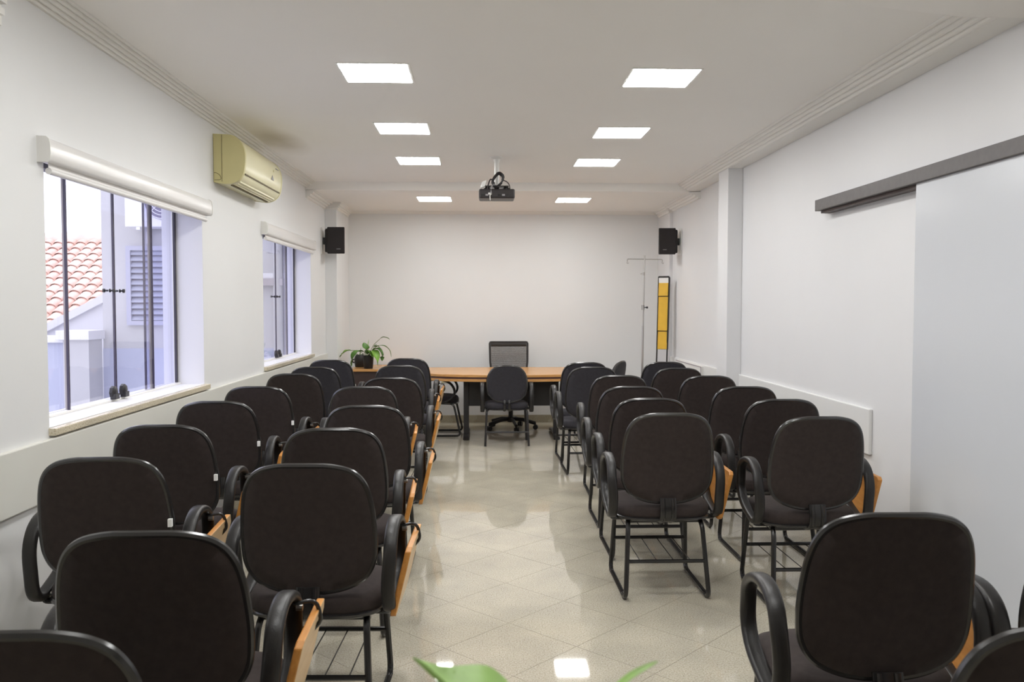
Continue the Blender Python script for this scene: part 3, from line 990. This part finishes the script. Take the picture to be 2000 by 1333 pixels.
# ------------------------------------------------------------------ chairs at the desk
def visitor_chair(name, label, loc, rz, straight, ring=(0.85, -0.01, -0.05)):
    t = thing(name, label, 'chair', loc, rz)
    make_backrest(t, 0.86, 0.385, 0.213, -0.235, 0.05, 'fabric_cool', out=OUT_ROUND)
    make_seat(t, 0.235, 0.215, 0.02, 0.405, 'fabric_cool')
    bp = [(0, -0.05, 0.375), (0, -0.17, 0.375), (0, -0.215, 0.40), (0, -0.224, 0.45), (0, -0.212, 0.495)]
    br = MB()
    for sx in (-0.025, 0.025):
        br.sweep(fillet([(sx, p[1], p[2]) for p in bp], 0.04, 4), rrect(0.014, 0.007), up=(1, 0, 0))
    br.build('back_bracket', 'black_metal', t, sharp=40)
    for sx in (-1, 1):
        if straight:
            MB().tube(fillet([(sx * 0.18, 0.0, 0.378), (sx * 0.215, -0.16, 0.378), (sx * 0.232, -0.19, 0.0)], 0.04, 4), 0.0125, 8).build('leg', 'desk_metal', t)
            MB().tube(fillet([(sx * 0.18, 0.02, 0.378), (sx * 0.21, 0.18, 0.378), (sx * 0.228, 0.215, 0.0)], 0.04, 4), 0.0125, 8).build('leg', 'desk_metal', t)
        else:
            MB().tube(fillet([(sx * 0.17, 0.05, 0.378), (sx * 0.21, 0.19, 0.378), (sx * 0.22, 0.27, 0.0125), (sx * 0.22, -0.22, 0.0125)], 0.05, 5), 0.0125, 8).build('cantilever_leg', 'black_metal', t)
        pts = catmull([(sx * 0.262, y * ring[0] + ring[1], z + ring[2]) for y, z in RING], 4, closed=True)
        a = MB().sweep(pts, rrect(0.022, 0.013), closed=True, up=(1, 0, 0)).build('armrest', 'arm_plastic', t, sharp=60)
        MB().tube([(sx * 0.17, -0.10, 0.385), (sx * 0.27, -0.10, 0.395)], 0.010, 8).build('arm_mount', 'black_metal', a)
    if straight:
        MB().tube([(-0.228, -0.183, 0.15), (0.228, -0.183, 0.15)], 0.009, 8).build('crossbar', 'desk_metal', t)
    else:
        MB().tube([(-0.22, -0.215, 0.0125), (0.22, -0.215, 0.0125)], 0.0124, 8).build('base_bar', 'black_metal', t)
    return t


visitor_chair('visitor_chair', 'dark visitor chair with round back facing the middle of the desk', (0.272, 9.16, 0), 0.0, True)
visitor_chair('visitor_chair', 'dark cantilever armchair turned sideways at the left end of the desk', (-0.50, 9.86, 0), math.radians(-92), False, (1.2, 0.10, -0.055))
visitor_chair('visitor_chair', 'dark armchair turned sideways at the right end of the desk', (1.40, 9.70, 0), math.radians(62), False)

# mesh office chair behind the desk
t = thing('office_chair', 'black office swivel chair with mesh back behind the desk', 'chair', (0.355, 10.22, 0), math.radians(183))
for k in range(5):
    a = math.radians(90 + 72 * k + 8)
    c, s = math.cos(a), math.sin(a)
    sp = MB().sweep([(0.03 * c, 0.03 * s, 0.125), (0.14 * c, 0.14 * s, 0.12), (0.30 * c, 0.30 * s, 0.075)], rrect(0.022, 0.014), up=(0, 0, 1)).build('base_spoke', 'office_black', t, sharp=50)
    cs = MB()
    for o_ in (-0.016, 0.016):
        ring = []
        ctr = Vector((0.30 * c, 0.30 * s, 0.03)); ax = Vector((-s, c, 0)); u = Vector((c, s, 0))
        ctr = ctr + ax * o_
        cs.sweep([ctr - ax * 0.009, ctr - ax * 0.008, ctr + ax * 0.008, ctr + ax * 0.009], [(0.03 * math.cos(q * PI / 7), 0.03 * math.sin(q * PI / 7)) for q in range(14)])
    cs.tube([(0.30 * c, 0.30 * s, 0.035), (0.30 * c, 0.30 * s, 0.08)], 0.008, 6)
    cs.build('caster', 'office_black', sp)
MB().lathe([(0.0, 0.09), (0.04, 0.09), (0.04, 0.15), (0.028, 0.16), (0.028, 0.30), (0.018, 0.30), (0.018, 0.42), (0.0, 0.42)], 16).build('gas_column', 'office_black', t)
MB().box(-0.09, 0.09, -0.10, 0.10, 0.405, 0.445).build('mechanism', 'office_black', t, smooth=False, bevel=0.006)
make_seat(t, 0.25, 0.24, 0.02, 0.47, 'fabric')
bt, bb = 1.045, 0.56
fr = [(-0.20, -0.25, bb), (-0.232, -0.275, 0.80), (-0.236, -0.30, bt - 0.015), (-0.225, -0.302, bt), (0.225, -0.302, bt), (0.236, -0.30, bt - 0.015), (0.232, -0.275, 0.80), (0.20, -0.25, bb)]
MB().sweep(fillet(fr + [fr[0]], 0.02, 3)[:-1], rrect(0.019, 0.012), closed=True, up=(0, 1, 0)).build('back_frame', 'office_black', t, sharp=50)
MB().sweep([(-0.22, -0.292, bt - 0.03), (0, -0.297, bt - 0.03), (0.22, -0.292, bt - 0.03)], rrect(0.010, 0.022), up=(0, 1, 0)).build('top_rail', 'office_black', t, sharp=50)
mb = MB()
NX, NZ = 8, 10
for q in range(2):
    o0 = len(mb.v)
    vs = []
    for j in range(NZ + 1):
        for i in range(NX + 1):
            u = i / NX * 2 - 1; w = j / NZ
            vs.append((u * (0.195 + 0.035 * min(1, w * 1.6)), -0.252 - 0.048 * w - 0.012 * (1 - u * u) + q * 0.003, bb + (bt - 0.02 - bb) * w))
    fs = []
    for j in range(NZ):
        for i in range(NX):
            a = j * (NX + 1) + i
            fs.append((a, a + 1, a + NX + 2, a + NX + 1))
    if q == 0: mb.add(vs, fs)
mb.build('mesh_back', 'netting', t)
MB().sweep(fillet([(0, 0, 0.42), (0, -0.27, 0.42), (0, -0.292, 0.48), (0, -0.272, 0.66)], 0.05, 4), rrect(0.03, 0.011), up=(1, 0, 0)).build('back_post', 'office_black', t, sharp=50)

# ------------------------------------------------------------------ desk
t = thing('meeting_desk', 'long boat-shaped wooden desk with dark metal legs at the end wall', 'desk', (0.335, 9.72, 0))
def boat(hl, hd, bow, n=16):
    pts = []
    for k in range(n + 1):
        u = -1 + 2 * k / n
        pts.append((u * (hl - 0.30), -hd - bow * (1 - u * u)))
    # rounded ends, straight back edge
    end = [(hl - 0.20, -hd + 0.05), (hl - 0.11, -hd + 0.13), (hl - 0.05, -hd + 0.23), (hl - 0.01, -hd + 0.37), (hl, -hd + 0.55), (hl, 0.56)]
    return pts + end + [(-x, y) for x, y in reversed(end)]
MB().prism(boat(1.03, 0.49, 0.12), 0.722, 0.75).build('desk_top', 'desk_wood', t, smooth=False, bevel=0.004)
MB().prism(boat(1.022, 0.483, 0.12), 0.700, 0.7222).build('edge_band', 'desk_edge', t, smooth=False)
MB().prism(boat(1.026, 0.487, 0.12), 0.672, 0.7002).build('under_top', 'desk_wood', t, smooth=False, bevel=0.004)
for sx in (-1, 1):
    x = sx * 0.505
    lg = MB().box(x - 0.03, x + 0.03, -0.245, -0.185, 0.03, 0.675).build('leg', 'desk_metal', t, smooth=False, bevel=0.006)
    MB().sweep(catmull([(x, -0.36, 0.016), (x, -0.30, 0.034), (x, -0.1, 0.055), (x, 0.1, 0.055), (x, 0.30, 0.034), (x, 0.36, 0.016)], 4), rrect(0.034, 0.016), up=(1, 0, 0)).build('foot', 'desk_metal', lg, sharp=50)
    MB().box(x - 0.03, x + 0.03, -0.30, 0.30, 0.645, 0.675).build('top_beam', 'desk_metal', lg, smooth=False)
MB().box(-0.475, 0.475, -0.225, -0.205, 0.37, 0.672).build('modesty_panel', 'desk_metal', t, smooth=False, bevel=0.003)

# sideboard in the left corner
t = thing('sideboard', 'low dark sideboard with an orange wood top in the corner', 'sideboard', (-1.16, 10.38, 0))
MB().box(-0.40, 0.40, -0.40, 0.40, 0.722, 0.75).build('top', 'desk_wood', t, smooth=False, bevel=0.004)
MB().box(-0.385, -0.365, -0.37, 0.39, 0.0, 0.722).build('side_panel', 'panel_dark', t, smooth=False)
MB().box(0.365, 0.385, -0.37, 0.39, 0.0, 0.722).build('side_panel', 'panel_dark', t, smooth=False)
MB().box(-0.365, 0.365, -0.365, -0.345, 0.12, 0.722).build('front_panel', 'panel_dark', t, smooth=False)
o = MB().box(-0.385, -0.318, -0.385, -0.366, 0.50, 0.575).build('socket_box', 'white_plastic', t, smooth=False, bevel=0.004)
MB().box(-0.365, -0.338, -0.387, -0.385, 0.52, 0.555).build('socket_face', 'logo_grey', o, smooth=False)

# wall outlets under the desk
for k, (z, lb) in enumerate(((0.578, 'upper of two small cream outlets on the end wall'), (0.525, 'lower of two small cream outlets on the end wall'))):
    t = thing('wall_outlet', lb, 'outlet', (-0.46, YB, z), group='outlets on the end wall')
    MB().box(-0.05, 0.05, -0.010, 0, -0.014, 0.014).build('plate', 'ac_cream', t, smooth=False, bevel=0.002)
    MB().box(-0.02, 0.02, -0.012, -0.010, -0.006, 0.006).build('socket', 'logo_grey', t, smooth=False)


# ------------------------------------------------------------------ plants
def leaf(parent, pts, width, mt, fold=0.35, name='leaf', n=10, peak=0.4):
    P = catmull(pts, 5)
    Nn = len(P)
    vs, fs = [], []
    for q in (0, 1):
        for i, p in enumerate(P):
            u = i / (Nn - 1)
            tg = (P[min(i + 1, Nn - 1)] - P[max(i - 1, 0)]).normalized()
            sd = tg.cross(Vector((0, 0, 1)))
            if sd.length < 0.05: sd = Vector((1, 0, 0))
            sd.normalize()
            up = sd.cross(tg)
            if u < peak: w = math.sin(PI / 2 * u / peak) ** 0.8
            else: w = math.cos(PI / 2 * (u - peak) / (1 - peak)) ** 0.9
            w = max(w, 0.02) * width
            wob = 0.06 * width * math.sin(9 * u)
            off = up * (-0.0006 * q)
            vs += [p - sd * w + up * (w * fold + wob) + off, p - sd * w * 0.5 + up * (w * fold * 0.35) + off, p + off,
                   p + sd * w * 0.5 + up * (w * fold * 0.35) + off, p + sd * w + up * (w * fold - wob) + off]
    M = Nn * 5
    for q in (0, 1):
        for i in range(Nn - 1):
            for k in range(4):
                a = q * M + i * 5 + k
                f = (a, a + 1, a + 6, a + 5)
                fs.append(f if q == 0 else f[::-1])
    for i in range(Nn - 1):
        for k in (0, 4):
            a = i * 5 + k
            fs.append((a, a + 5, M + a + 5, M + a) if k == 0 else (a + 5, a, M + a, M + a + 5))
    me = MB().add(vs, fs)
    return me.build(name, mt, parent, sharp=80)


def plant_pot(parent, r, h):
    p = MB().lathe([(0.0, 0.0), (r * 0.78, 0.0), (r * 0.86, h * 0.1), (r, h * 0.92), (r * 1.03, h * 0.93), (r * 1.03, h), (r * 0.93, h), (r * 0.9, h * 0.88), (0.0, h * 0.88)], 24).build('pot', 'pot_black', parent, sharp=40)
    MB().lathe([(0.0, h * 0.885), (r * 0.5, h * 0.90), (r * 0.9, h * 0.885)], 18).build('soil', 'soil', parent)


t = thing('potted_plant', 'leafy green plant in a small black pot, front one on the sideboard', 'plant', (-1.345, 10.13, 0.75), group='plants on the sideboard')
plant_pot(t, 0.064, 0.155)
def V(px, pz, dy=0.0):      # local coordinates of a leaf point
    return (px, dy, pz)
spec = [
    ([V(0.0, 0.14), V(0.06, 0.27, -.02), V(0.14, 0.35, -.03)], [V(0.14, 0.35, -.03), V(0.18, 0.372, -.03), V(0.23, 0.362, -.03), V(0.255, 0.345, -.03)], 0.020, 'leaf'),
    ([V(0.0, 0.14), V(0.06, 0.23, -.01), V(0.13, 0.275, -.02)], [V(0.13, 0.275, -.02), V(0.20, 0.265, -.03), V(0.255, 0.215, -.03), V(0.275, 0.135, -.03)], 0.018, 'leaf'),
    ([V(0.0, 0.14), V(-0.01, 0.18, -.03)], [V(-0.008, 0.17, -.03), V(-0.02, 0.22, -.05), V(-0.035, 0.27, -.04), V(-0.045, 0.31, -.02)], 0.040, 'leaf'),
    ([V(0.0, 0.14), V(0.04, 0.20, -.04)], [V(0.03, 0.20, -.04), V(0.08, 0.20, -.09), V(0.11, 0.13, -.12), V(0.125, 0.03, -.12)], 0.044, 'leaf_light'),
    ([V(0.0, 0.14), V(0.05, 0.22, -.02)], [V(0.05, 0.22, -.02), V(0.12, 0.23, -.05), V(0.165, 0.17, -.06), V(0.17, 0.09, -.06)], 0.040, 'leaf'),
    ([V(0.0, 0.14), V(-0.05, 0.20, -.03)], [V(-0.05, 0.20, -.03), V(-0.12, 0.20, -.07), V(-0.165, 0.13, -.10), V(-0.185, 0.03, -.10)], 0.046, 'leaf'),
    ([V(0.0, 0.14), V(-0.12, 0.21, -.02), V(-0.21, 0.215, -.03)], [V(-0.20, 0.215, -.03), V(-0.245, 0.21, -.05), V(-0.285, 0.185, -.06), V(-0.31, 0.165, -.06)], 0.036, 'leaf_light'),
    ([V(0.0, 0.14), V(0.02, 0.19, -.04)], [V(0.01, 0.19, -.03), V(0.04, 0.21, -.06), V(0.06, 0.18, -.10), V(0.065, 0.14, -.11)], 0.034, 'leaf_light'),
    ([V(0.0, 0.14), V(0.06, 0.24, 0.02)], [V(0.06, 0.24, 0.02), V(0.08, 0.27, 0.02), V(0.10, 0.285, 0.02)], 0.020, 'leaf'),
    ([V(0.0, 0.14), V(0.08, 0.25, 0.02)], [V(0.08, 0.25, 0.01), V(0.11, 0.265, 0.0), V(0.135, 0.245, 0.0)], 0.022, 'leaf'),
    ([V(0.0, 0.14), V(-0.005, 0.25, 0.02)], [V(-0.005, 0.25, 0.02), V(0.0, 0.30, 0.02), V(0.003, 0.345, 0.02)], 0.012, 'leaf_light'),
]
for st, lf, w, mt in spec:
    MB().tube(catmull(st, 5), 0.0032, 6).build('stalk', 'stem', t)
    leaf(t, lf, w * 1.3, mt)
MB().tube(catmull([V(-0.31, 0.165, -.06), V(-0.345, 0.12, -.06), V(-0.36, 0.06, -.06), V(-0.362, 0.0, -.06)], 5), 0.006, 6).build('drooping_stalk', 'stem', t)

t = thing('potted_plant', 'darker plant in a rounded black pot, behind the front pot', 'plant', (-1.475, 10.36, 0.75), group='plants on the sideboard')
p = MB().lathe([(0.0, 0.0), (0.055, 0.0), (0.062, 0.01), (0.072, 0.07), (0.068, 0.12), (0.05, 0.15), (0.04, 0.15), (0.055, 0.11), (0.0, 0.11)], 24).build('pot', 'pot_black', t, sharp=40)
for sx in (-1, 1):
    MB().tube(catmull([(sx * 0.068, 0, 0.055), (sx * 0.088, 0, 0.06), (sx * 0.092, 0, 0.085), (sx * 0.07, 0, 0.095)], 4), 0.008, 6).build('pot_handle', 'pot_black', p)
MB().lathe([(0.0, 0.115), (0.03, 0.118), (0.05, 0.115)], 14).build('soil', 'soil', t)
for pts, w in (([(0, 0, 0.11), (0.005, 0, 0.16), (0.01, 0, 0.235)], 0.022), ([(0, 0, 0.11), (0.03, -0.02, 0.15), (0.06, -0.03, 0.165)], 0.02), ([(0, 0, 0.11), (-0.03, -0.01, 0.15), (-0.055, -0.02, 0.16)], 0.02)):
    leaf(t, pts, w, 'leaf')

# plant close to the camera, on a small stand below the frame
t = thing('plant_stand', 'small round white stand under the plant closest to the camera', 'stand', (0.13, 0.80, 0))
MB().lathe([(0.0, 0.0), (0.16, 0.0), (0.16, 0.012), (0.03, 0.03), (0.022, 0.06), (0.022, 0.66), (0.05, 0.69), (0.05, 0.70), (0.0, 0.70)], 24).build('pedestal', 'white_plastic', t, sharp=40)
MB().lathe([(0.0, 0.70), (0.18, 0.70), (0.185, 0.706), (0.185, 0.718), (0.18, 0.724), (0.0, 0.724)], 32).build('top', 'white_plastic', t, sharp=40)
t = thing('potted_plant', 'blurred bright green leaves at the bottom edge of the picture', 'plant', (0.13, 0.80, 0.724))
plant_pot(t, 0.10, 0.19)
def W_(px, py, dist):       # leaf points given as heights above the stand, local to the pot
    return (px - 0.13, dist - 0.80, py - 0.724)
fg = [
    ([(0, 0, 0.18), (-0.05, 0.0, 0.30), (-0.10, 0.0, 0.375)], [W_(0.075, 1.05, 0.80), W_(0.055, 1.10, 0.78), W_(0.015, 1.132, 0.765), W_(-0.030, 1.152, 0.76), W_(-0.062, 1.182, 0.755)], 0.050, 'leaf_bright'),
    ([(0, 0, 0.18), (0.0, 0.0, 0.28), (0.0, 0.0, 0.36)], [W_(0.09, 1.05, 0.80), W_(0.112, 1.10, 0.80), W_(0.138, 1.136, 0.80), W_(0.170, 1.156, 0.80)], 0.010, 'leaf_bright'),
    ([(0, 0, 0.18), (0.06, 0.02, 0.26), (0.12, 0.04, 0.30)], [W_(0.25, 1.02, 0.84), W_(0.29, 1.03, 0.85), W_(0.33, 1.00, 0.85), W_(0.35, 0.94, 0.85)], 0.036, 'leaf_bright'),
    ([(0, 0, 0.18), (-0.06, -0.06, 0.26), (-0.12, -0.1, 0.28)], [W_(0.01, 1.0, 0.70), W_(-0.03, 1.01, 0.67), W_(-0.08, 0.98, 0.64), W_(-0.11, 0.92, 0.63)], 0.036, 'leaf_bright'),
    ([(0, 0, 0.18), (0.03, 0.05, 0.25), (0.05, 0.1, 0.28)], [W_(0.18, 1.0, 0.90), W_(0.19, 1.01, 0.95), W_(0.19, 0.97, 1.0), W_(0.19, 0.90, 1.03)], 0.034, 'leaf_bright'),
]
for st, lf, w, mt in fg:
    st = [st[0], st[1], lf[0]]
    MB().tube(catmull(st, 6), 0.0035, 6).build('stalk', 'stem', t)
    leaf(t, lf, w, mt, fold=0.25)

# ------------------------------------------------------------------ pole stand and yellow board
t = thing('pole_stand', 'thin chrome pole stand with T-shaped hook bar in the corner', 'stand', (1.985, 10.3, 0))
MB().tube([(-0.018, 0, 0.05), (-0.010, 0, 1.25)], 0.014, 10).build('lower_tube', 'steel', t)
MB().tube([(-0.010, 0, 1.1), (0.008, 0, 2.11)], 0.0085, 8).build('upper_tube', 'steel', t)
cb = MB().tube(fillet([(-0.205, 0, 2.035), (-0.205, 0, 2.065), (0.225, 0, 2.06), (0.225, 0, 2.03)], 0.012, 3), 0.005, 6).build('hook_bar', 'steel', t)
for sx in (-0.205, 0.225):
    MB().tube(catmull([(sx, 0, 2.032), (sx - 0.004, 0, 2.018), (sx + 0.010, 0, 2.012), (sx + 0.014, 0, 2.024)], 4), 0.004, 6).build('hook', 'steel', cb)
MB().lathe([(0.0, -0.02), (0.016, -0.02), (0.016, 0.02), (0.0, 0.02)], 10, (-0.006, 0, 1.885), 'Z').tube([(-0.006, 0, 1.885), (-0.045, 0, 1.885)], 0.004, 6).build('collar', 'steel', t)
cl = MB().lathe([(0.0, -0.03), (0.019, -0.03), (0.019, 0.03), (0.0, 0.03)], 12, (-0.010, 0, 1.475), 'Z').build('clamp', 'steel', t)
MB().lathe([(0.0, 0.0), (0.006, 0.0), (0.006, 0.02), (0.013, 0.025), (0.013, 0.042), (0.0, 0.045)], 10, (0.008, 0, 1.475), 'X').build('knob', 'knob_black', cl)
for k in range(4):
    a = PI / 4 + PI / 2 * k
    f = MB().tube(fillet([(0, 0, 0.07), (0.12 * math.cos(a), 0.12 * math.sin(a), 0.06), (0.26 * math.cos(a), 0.26 * math.sin(a), 0.03)], 0.05, 4), 0.011, 8).build('base_leg', 'steel', t)
    MB().lathe([(0.0, -0.008), (0.018, -0.008), (0.018, 0.008), (0.0, 0.008)], 12, (0.27 * math.cos(a), 0.27 * math.sin(a), 0.018), 'Y').build('caster', 'knob_black', f)

# folded easel board leaning on the right wall
t = thing('easel_board', 'tall narrow yellow board in a dark frame leaning on the right wall', 'board', (2.118, 9.92, 0), math.radians(-28))
lean = 0.012
def lx_(z): return 0.012 * z
for x in (-0.062, 0.062):
    MB().tube([(x - 0.006, 0, 0.0), (x + lx_(1.84), 0.03, 1.84)], 0.009, 8).build('frame_post', 'black_metal', t)
MB().tube([(-0.062 + lx_(1.84), 0.03, 1.838), (0.062 + lx_(1.84), 0.03, 1.838)], 0.009, 8).build('top_bar', 'black_metal', t)
MB().box(-0.04, 0.078, 0.022, 0.034, 1.765, 1.825).build('clip_plate', 'white_plastic', t, smooth=False)
zs_ = [0.985, 1.215, 1.66, 1.765]
zs_ = [(0.985, 1.193), (1.203, 1.603), (1.613, 1.765)]
for a, bq in zs_:
    MB().add([(-0.056 + lx_(a), 0.006, a), (0.056 + lx_(a), 0.006, a), (0.056 + lx_(bq), 0.018, bq), (-0.056 + lx_(bq), 0.018, bq),
              (-0.056 + lx_(a), 0.024, a), (0.056 + lx_(a), 0.024, a), (0.056 + lx_(bq), 0.036, bq), (-0.056 + lx_(bq), 0.036, bq)],
             [(0, 1, 2, 3), (4, 7, 6, 5), (0, 4, 5, 1), (1, 5, 6, 2), (2, 6, 7, 3), (3, 7, 4, 0)]).build('board_panel', 'yellow_board', t, smooth=False)
MB().add([(-0.05, 0.03, 0.98), (0.075, 0.03, 0.98), (0.09, 0.045, 1.83), (-0.04, 0.045, 1.83), (-0.05, 0.05, 0.98), (0.075, 0.05, 0.98), (0.09, 0.065, 1.83), (-0.04, 0.065, 1.83)],
         [(0, 1, 2, 3), (4, 7, 6, 5), (0, 4, 5, 1), (1, 5, 6, 2), (2, 6, 7, 3), (3, 7, 4, 0)]).build('backing_board', 'panel_dark', t, smooth=False)

# ------------------------------------------------------------------ outside the windows
struct(MB().box(-20, XO - 0.02, -6, 24, -0.4, -0.3).build('ground', 'ext_ground', smooth=False), 'paved yard outside the windows')
YN = 9.62
t = thing('neighbour_building', 'pale lavender building wall outside the windows with louvred shutter', 'building', (-3.2, YN, -0.3))
MB().box(-1.02, 1.10, 0, 0.3, 0.0, 5.2).build('wall', 'ext_lavender', t, smooth=False)
MB().box(-1.02, 1.10, -0.012, 0.0, 0.0, 1.32).build('dado', 'ext_blue', t, smooth=False)
MB().box(0.55, 1.10, -0.10, 0.0, 2.02, 2.10).build('ledge', 'ext_ledge', t, smooth=False, bevel=0.005)
MB().box(0.55, 1.10, -0.06, 0.0, 2.10, 2.16).build('ledge', 'ext_white', t, smooth=False, bevel=0.005)
MB().tube([(0.93, -0.06, 0.0), (0.93, -0.06, 4.8)], 0.05, 12).build('downpipe', 'ext_lavender', t)
w = MB()
wx0, wx1, wz0, wz1 = -0.74, -0.06, 1.58, 2.46
for (a, bq, c, dd) in ((wx0, wx1, wz1 - 0.05, wz1), (wx0, wx1, wz0, wz0 + 0.05), (wx0, wx0 + 0.05, wz0 + 0.05, wz1 - 0.05), (wx1 - 0.05, wx1, wz0 + 0.05, wz1 - 0.05)):
    w.box(a, bq, -0.05, 0.01, c, dd)
w = w.build('shutter_frame', 'ext_frame', t, smooth=False)
MB().box(wx0 + .04, wx1 - .04, -0.008, -0.004, wz0 + .04, wz1 - .04).build('shutter_back', 'ext_grille', w, smooth=False)
sl = None
for k in range(12):
    z = wz0 + 0.075 + k * 0.066
    if sl is None:
        o = MB().add([(wx0 + .05, -0.045, -0.018), (wx1 - .05, -0.045, -0.018), (wx1 - .05, -0.012, 0.03), (wx0 + .05, -0.012, 0.03),
                      (wx0 + .05, -0.037, -0.022), (wx1 - .05, -0.037, -0.022), (wx1 - .05, -0.004, 0.026), (wx0 + .05, -0.004, 0.026)],
                     [(0, 1, 2, 3), (4, 7, 6, 5), (0, 4, 5, 1), (1, 5, 6, 2), (2, 6, 7, 3), (3, 7, 4, 0)]).build('slat', 'ext_shutter', w, smooth=False)
        sl = o.data
    else:
        o = bpy.data.objects.new('slat', sl); COL.objects.link(o); o.parent = w
    o.location = (0, 0, z)

t = thing('outdoor_condenser', 'white air conditioner condenser with round fan grille on the outside wall', 'air conditioner', (-3.47, YN - 0.02, 2.345))
MB().box(-0.36, 0.36, -0.30, -0.03, 0.0, 0.55).build('case', 'ext_ac', t, smooth=False, bevel=0.01)
g = MB().lathe([(0.0, -0.306), (0.21, -0.306), (0.21, -0.30), (0.0, -0.30)], 28, (0.05, 0, 0.29), 'Y').build('fan_opening', 'ext_grille', t)
for k in range(5):
    rr = 0.055 + 0.037 * k
    MB().tube([(0.05 + rr * math.cos(2 * PI * q / 24), -0.315, 0.29 + rr * math.sin(2 * PI * q / 24)) for q in range(24)], 0.005, 5, closed=True).build('grille_ring', 'ext_ac', g)
for k in range(4):
    a = PI * k / 4
    MB().tube([(0.05 - 0.21 * math.cos(a), -0.315, 0.29 - 0.21 * math.sin(a)), (0.05 + 0.21 * math.cos(a), -0.315, 0.29 + 0.21 * math.sin(a))], 0.005, 5).build('grille_spoke', 'ext_ac', g)
MB().lathe([(0.0, -0.322), (0.05, -0.322), (0.05, -0.31), (0.0, -0.31)], 16, (0.05, 0, 0.29), 'Y').build('fan_hub', 'ext_ac', g)
for sx in (-0.22, 0.22):
    MB().box(sx - 0.02, sx + 0.02, -0.30, 0.02, -0.03, 0.0).box(sx - 0.02, sx + 0.02, -0.02, 0.02, -0.16, 0.0).build('wall_bracket', 'ext_ac', t, smooth=False)

t = thing('yard_wall', 'low blue yard wall with white coping outside the near window', 'wall', (-4.24, 9.3, -0.3))
MB().box(-2.6, 0.0, 0, 0.2, 0.0, 1.40).build('wall', 'ext_blue', t, smooth=False)
MB().box(-2.6, 0.02, -0.05, 0.25, 1.40, 1.47).build('coping', 'ext_white', t, smooth=False, bevel=0.006)
MB().box(-0.24, 0.03, -0.06, 0.26, 0.0, 1.43).build('pillar', 'ext_lavender', t, smooth=False)
MB().box(-0.30, 0.05, -0.10, 0.30, 1.43, 1.53).build('pillar_cap', 'ext_white', t, smooth=False, bevel=0.006)

t = thing('gable_wall', 'white sloping gable wall below the tiled roof outside', 'wall', (-4.5, 10.6, -0.3))
MB().prism_y([(-2.6, 0.0), (0.0, 0.0), (0.0, 1.90), (-2.6, 0.55)], 0, 0.2).build('wall', 'ext_white', t, smooth=False)
MB().prism_y([(-2.6, 0.55), (0.0, 1.90), (0.0, 2.0), (-2.6, 0.65)], -0.06, 0.26).build('sloped_coping', 'ext_white', t, smooth=False)

t = thing('tiled_roof', 'terracotta barrel tile roof of the house outside the near window', 'roof', (-6.3, 11.4, 0.75))
SL = math.atan2(1.85, 3.2)
cosS, sinS = math.cos(SL), math.sin(SL)
NR, NC = 18, 15
ex = 0.207
cw = 0.185
MB().add([(-1.5, 0, -0.1), (1.5, 0, -0.1), (1.5, NR * ex * cosS, -0.1 + NR * ex * sinS), (-1.5, NR * ex * cosS, -0.1 + NR * ex * sinS),
          (-1.5, 0, -0.04), (1.5, 0, -0.04), (1.5, NR * ex * cosS, -0.04 + NR * ex * sinS), (-1.5, NR * ex * cosS, -0.04 + NR * ex * sinS)],
         [(0, 3, 2, 1), (4, 5, 6, 7), (0, 1, 5, 4), (1, 2, 6, 5), (2, 3, 7, 6), (3, 0, 4, 7)]).build('roof_deck', 'roof_deck', t, smooth=False)
vs, fs = [], []
K = 7
for yy, rr, lift in ((0.0, 0.098, 0.028), (0.27, 0.082, 0.0)):
    for r_ in (rr, rr - 0.014):
        for k in range(K):
            a = PI * k / (K - 1)
            vs.append((r_ * math.cos(a), yy, r_ * 0.72 * math.sin(a) + lift))
for k in range(K - 1):
    fs += [(k, k + 1, 2 * K + k + 1, 2 * K + k), (K + k + 1, K + k, 3 * K + k, 3 * K + k + 1), (k + 1, k, K + k, K + k + 1), (2 * K + k, 2 * K + k + 1, 3 * K + k + 1, 3 * K + k)]
fs += [(0, 2 * K, 3 * K, K), (K - 1, 2 * K - 1, 4 * K - 1, 3 * K - 1)]
td = []
for mt in ('roof_tile', 'roof_tile_pale'):
    o = MB().add(vs, fs).build('roof_tile', mt, t)
    td.append(o.data)
    bpy.data.objects.remove(o)
for r_ in range(NR):
    for c in range(NC):
        o = bpy.data.objects.new('roof_tile', td[0] if random.random() < 0.6 else td[1])
        COL.objects.link(o)
        o.parent = t
        o.location = ((c - (NC - 1) / 2) * cw, r_ * ex * cosS, r_ * ex * sinS - 0.03)
        o.rotation_euler = (SL, 0, random.uniform(-0.02, 0.02))
MB().tube([(-1.5, NR * ex * cosS, NR * ex * sinS), (1.5, NR * ex * cosS, NR * ex * sinS)], 0.11, 12).build('ridge_cap', 'roof_tile_pale', t)
MB().box(-1.4, 1.4, 0.3, 3.2, -1.15, -0.05).build('house_wall', 'ext_white', t, smooth=False)
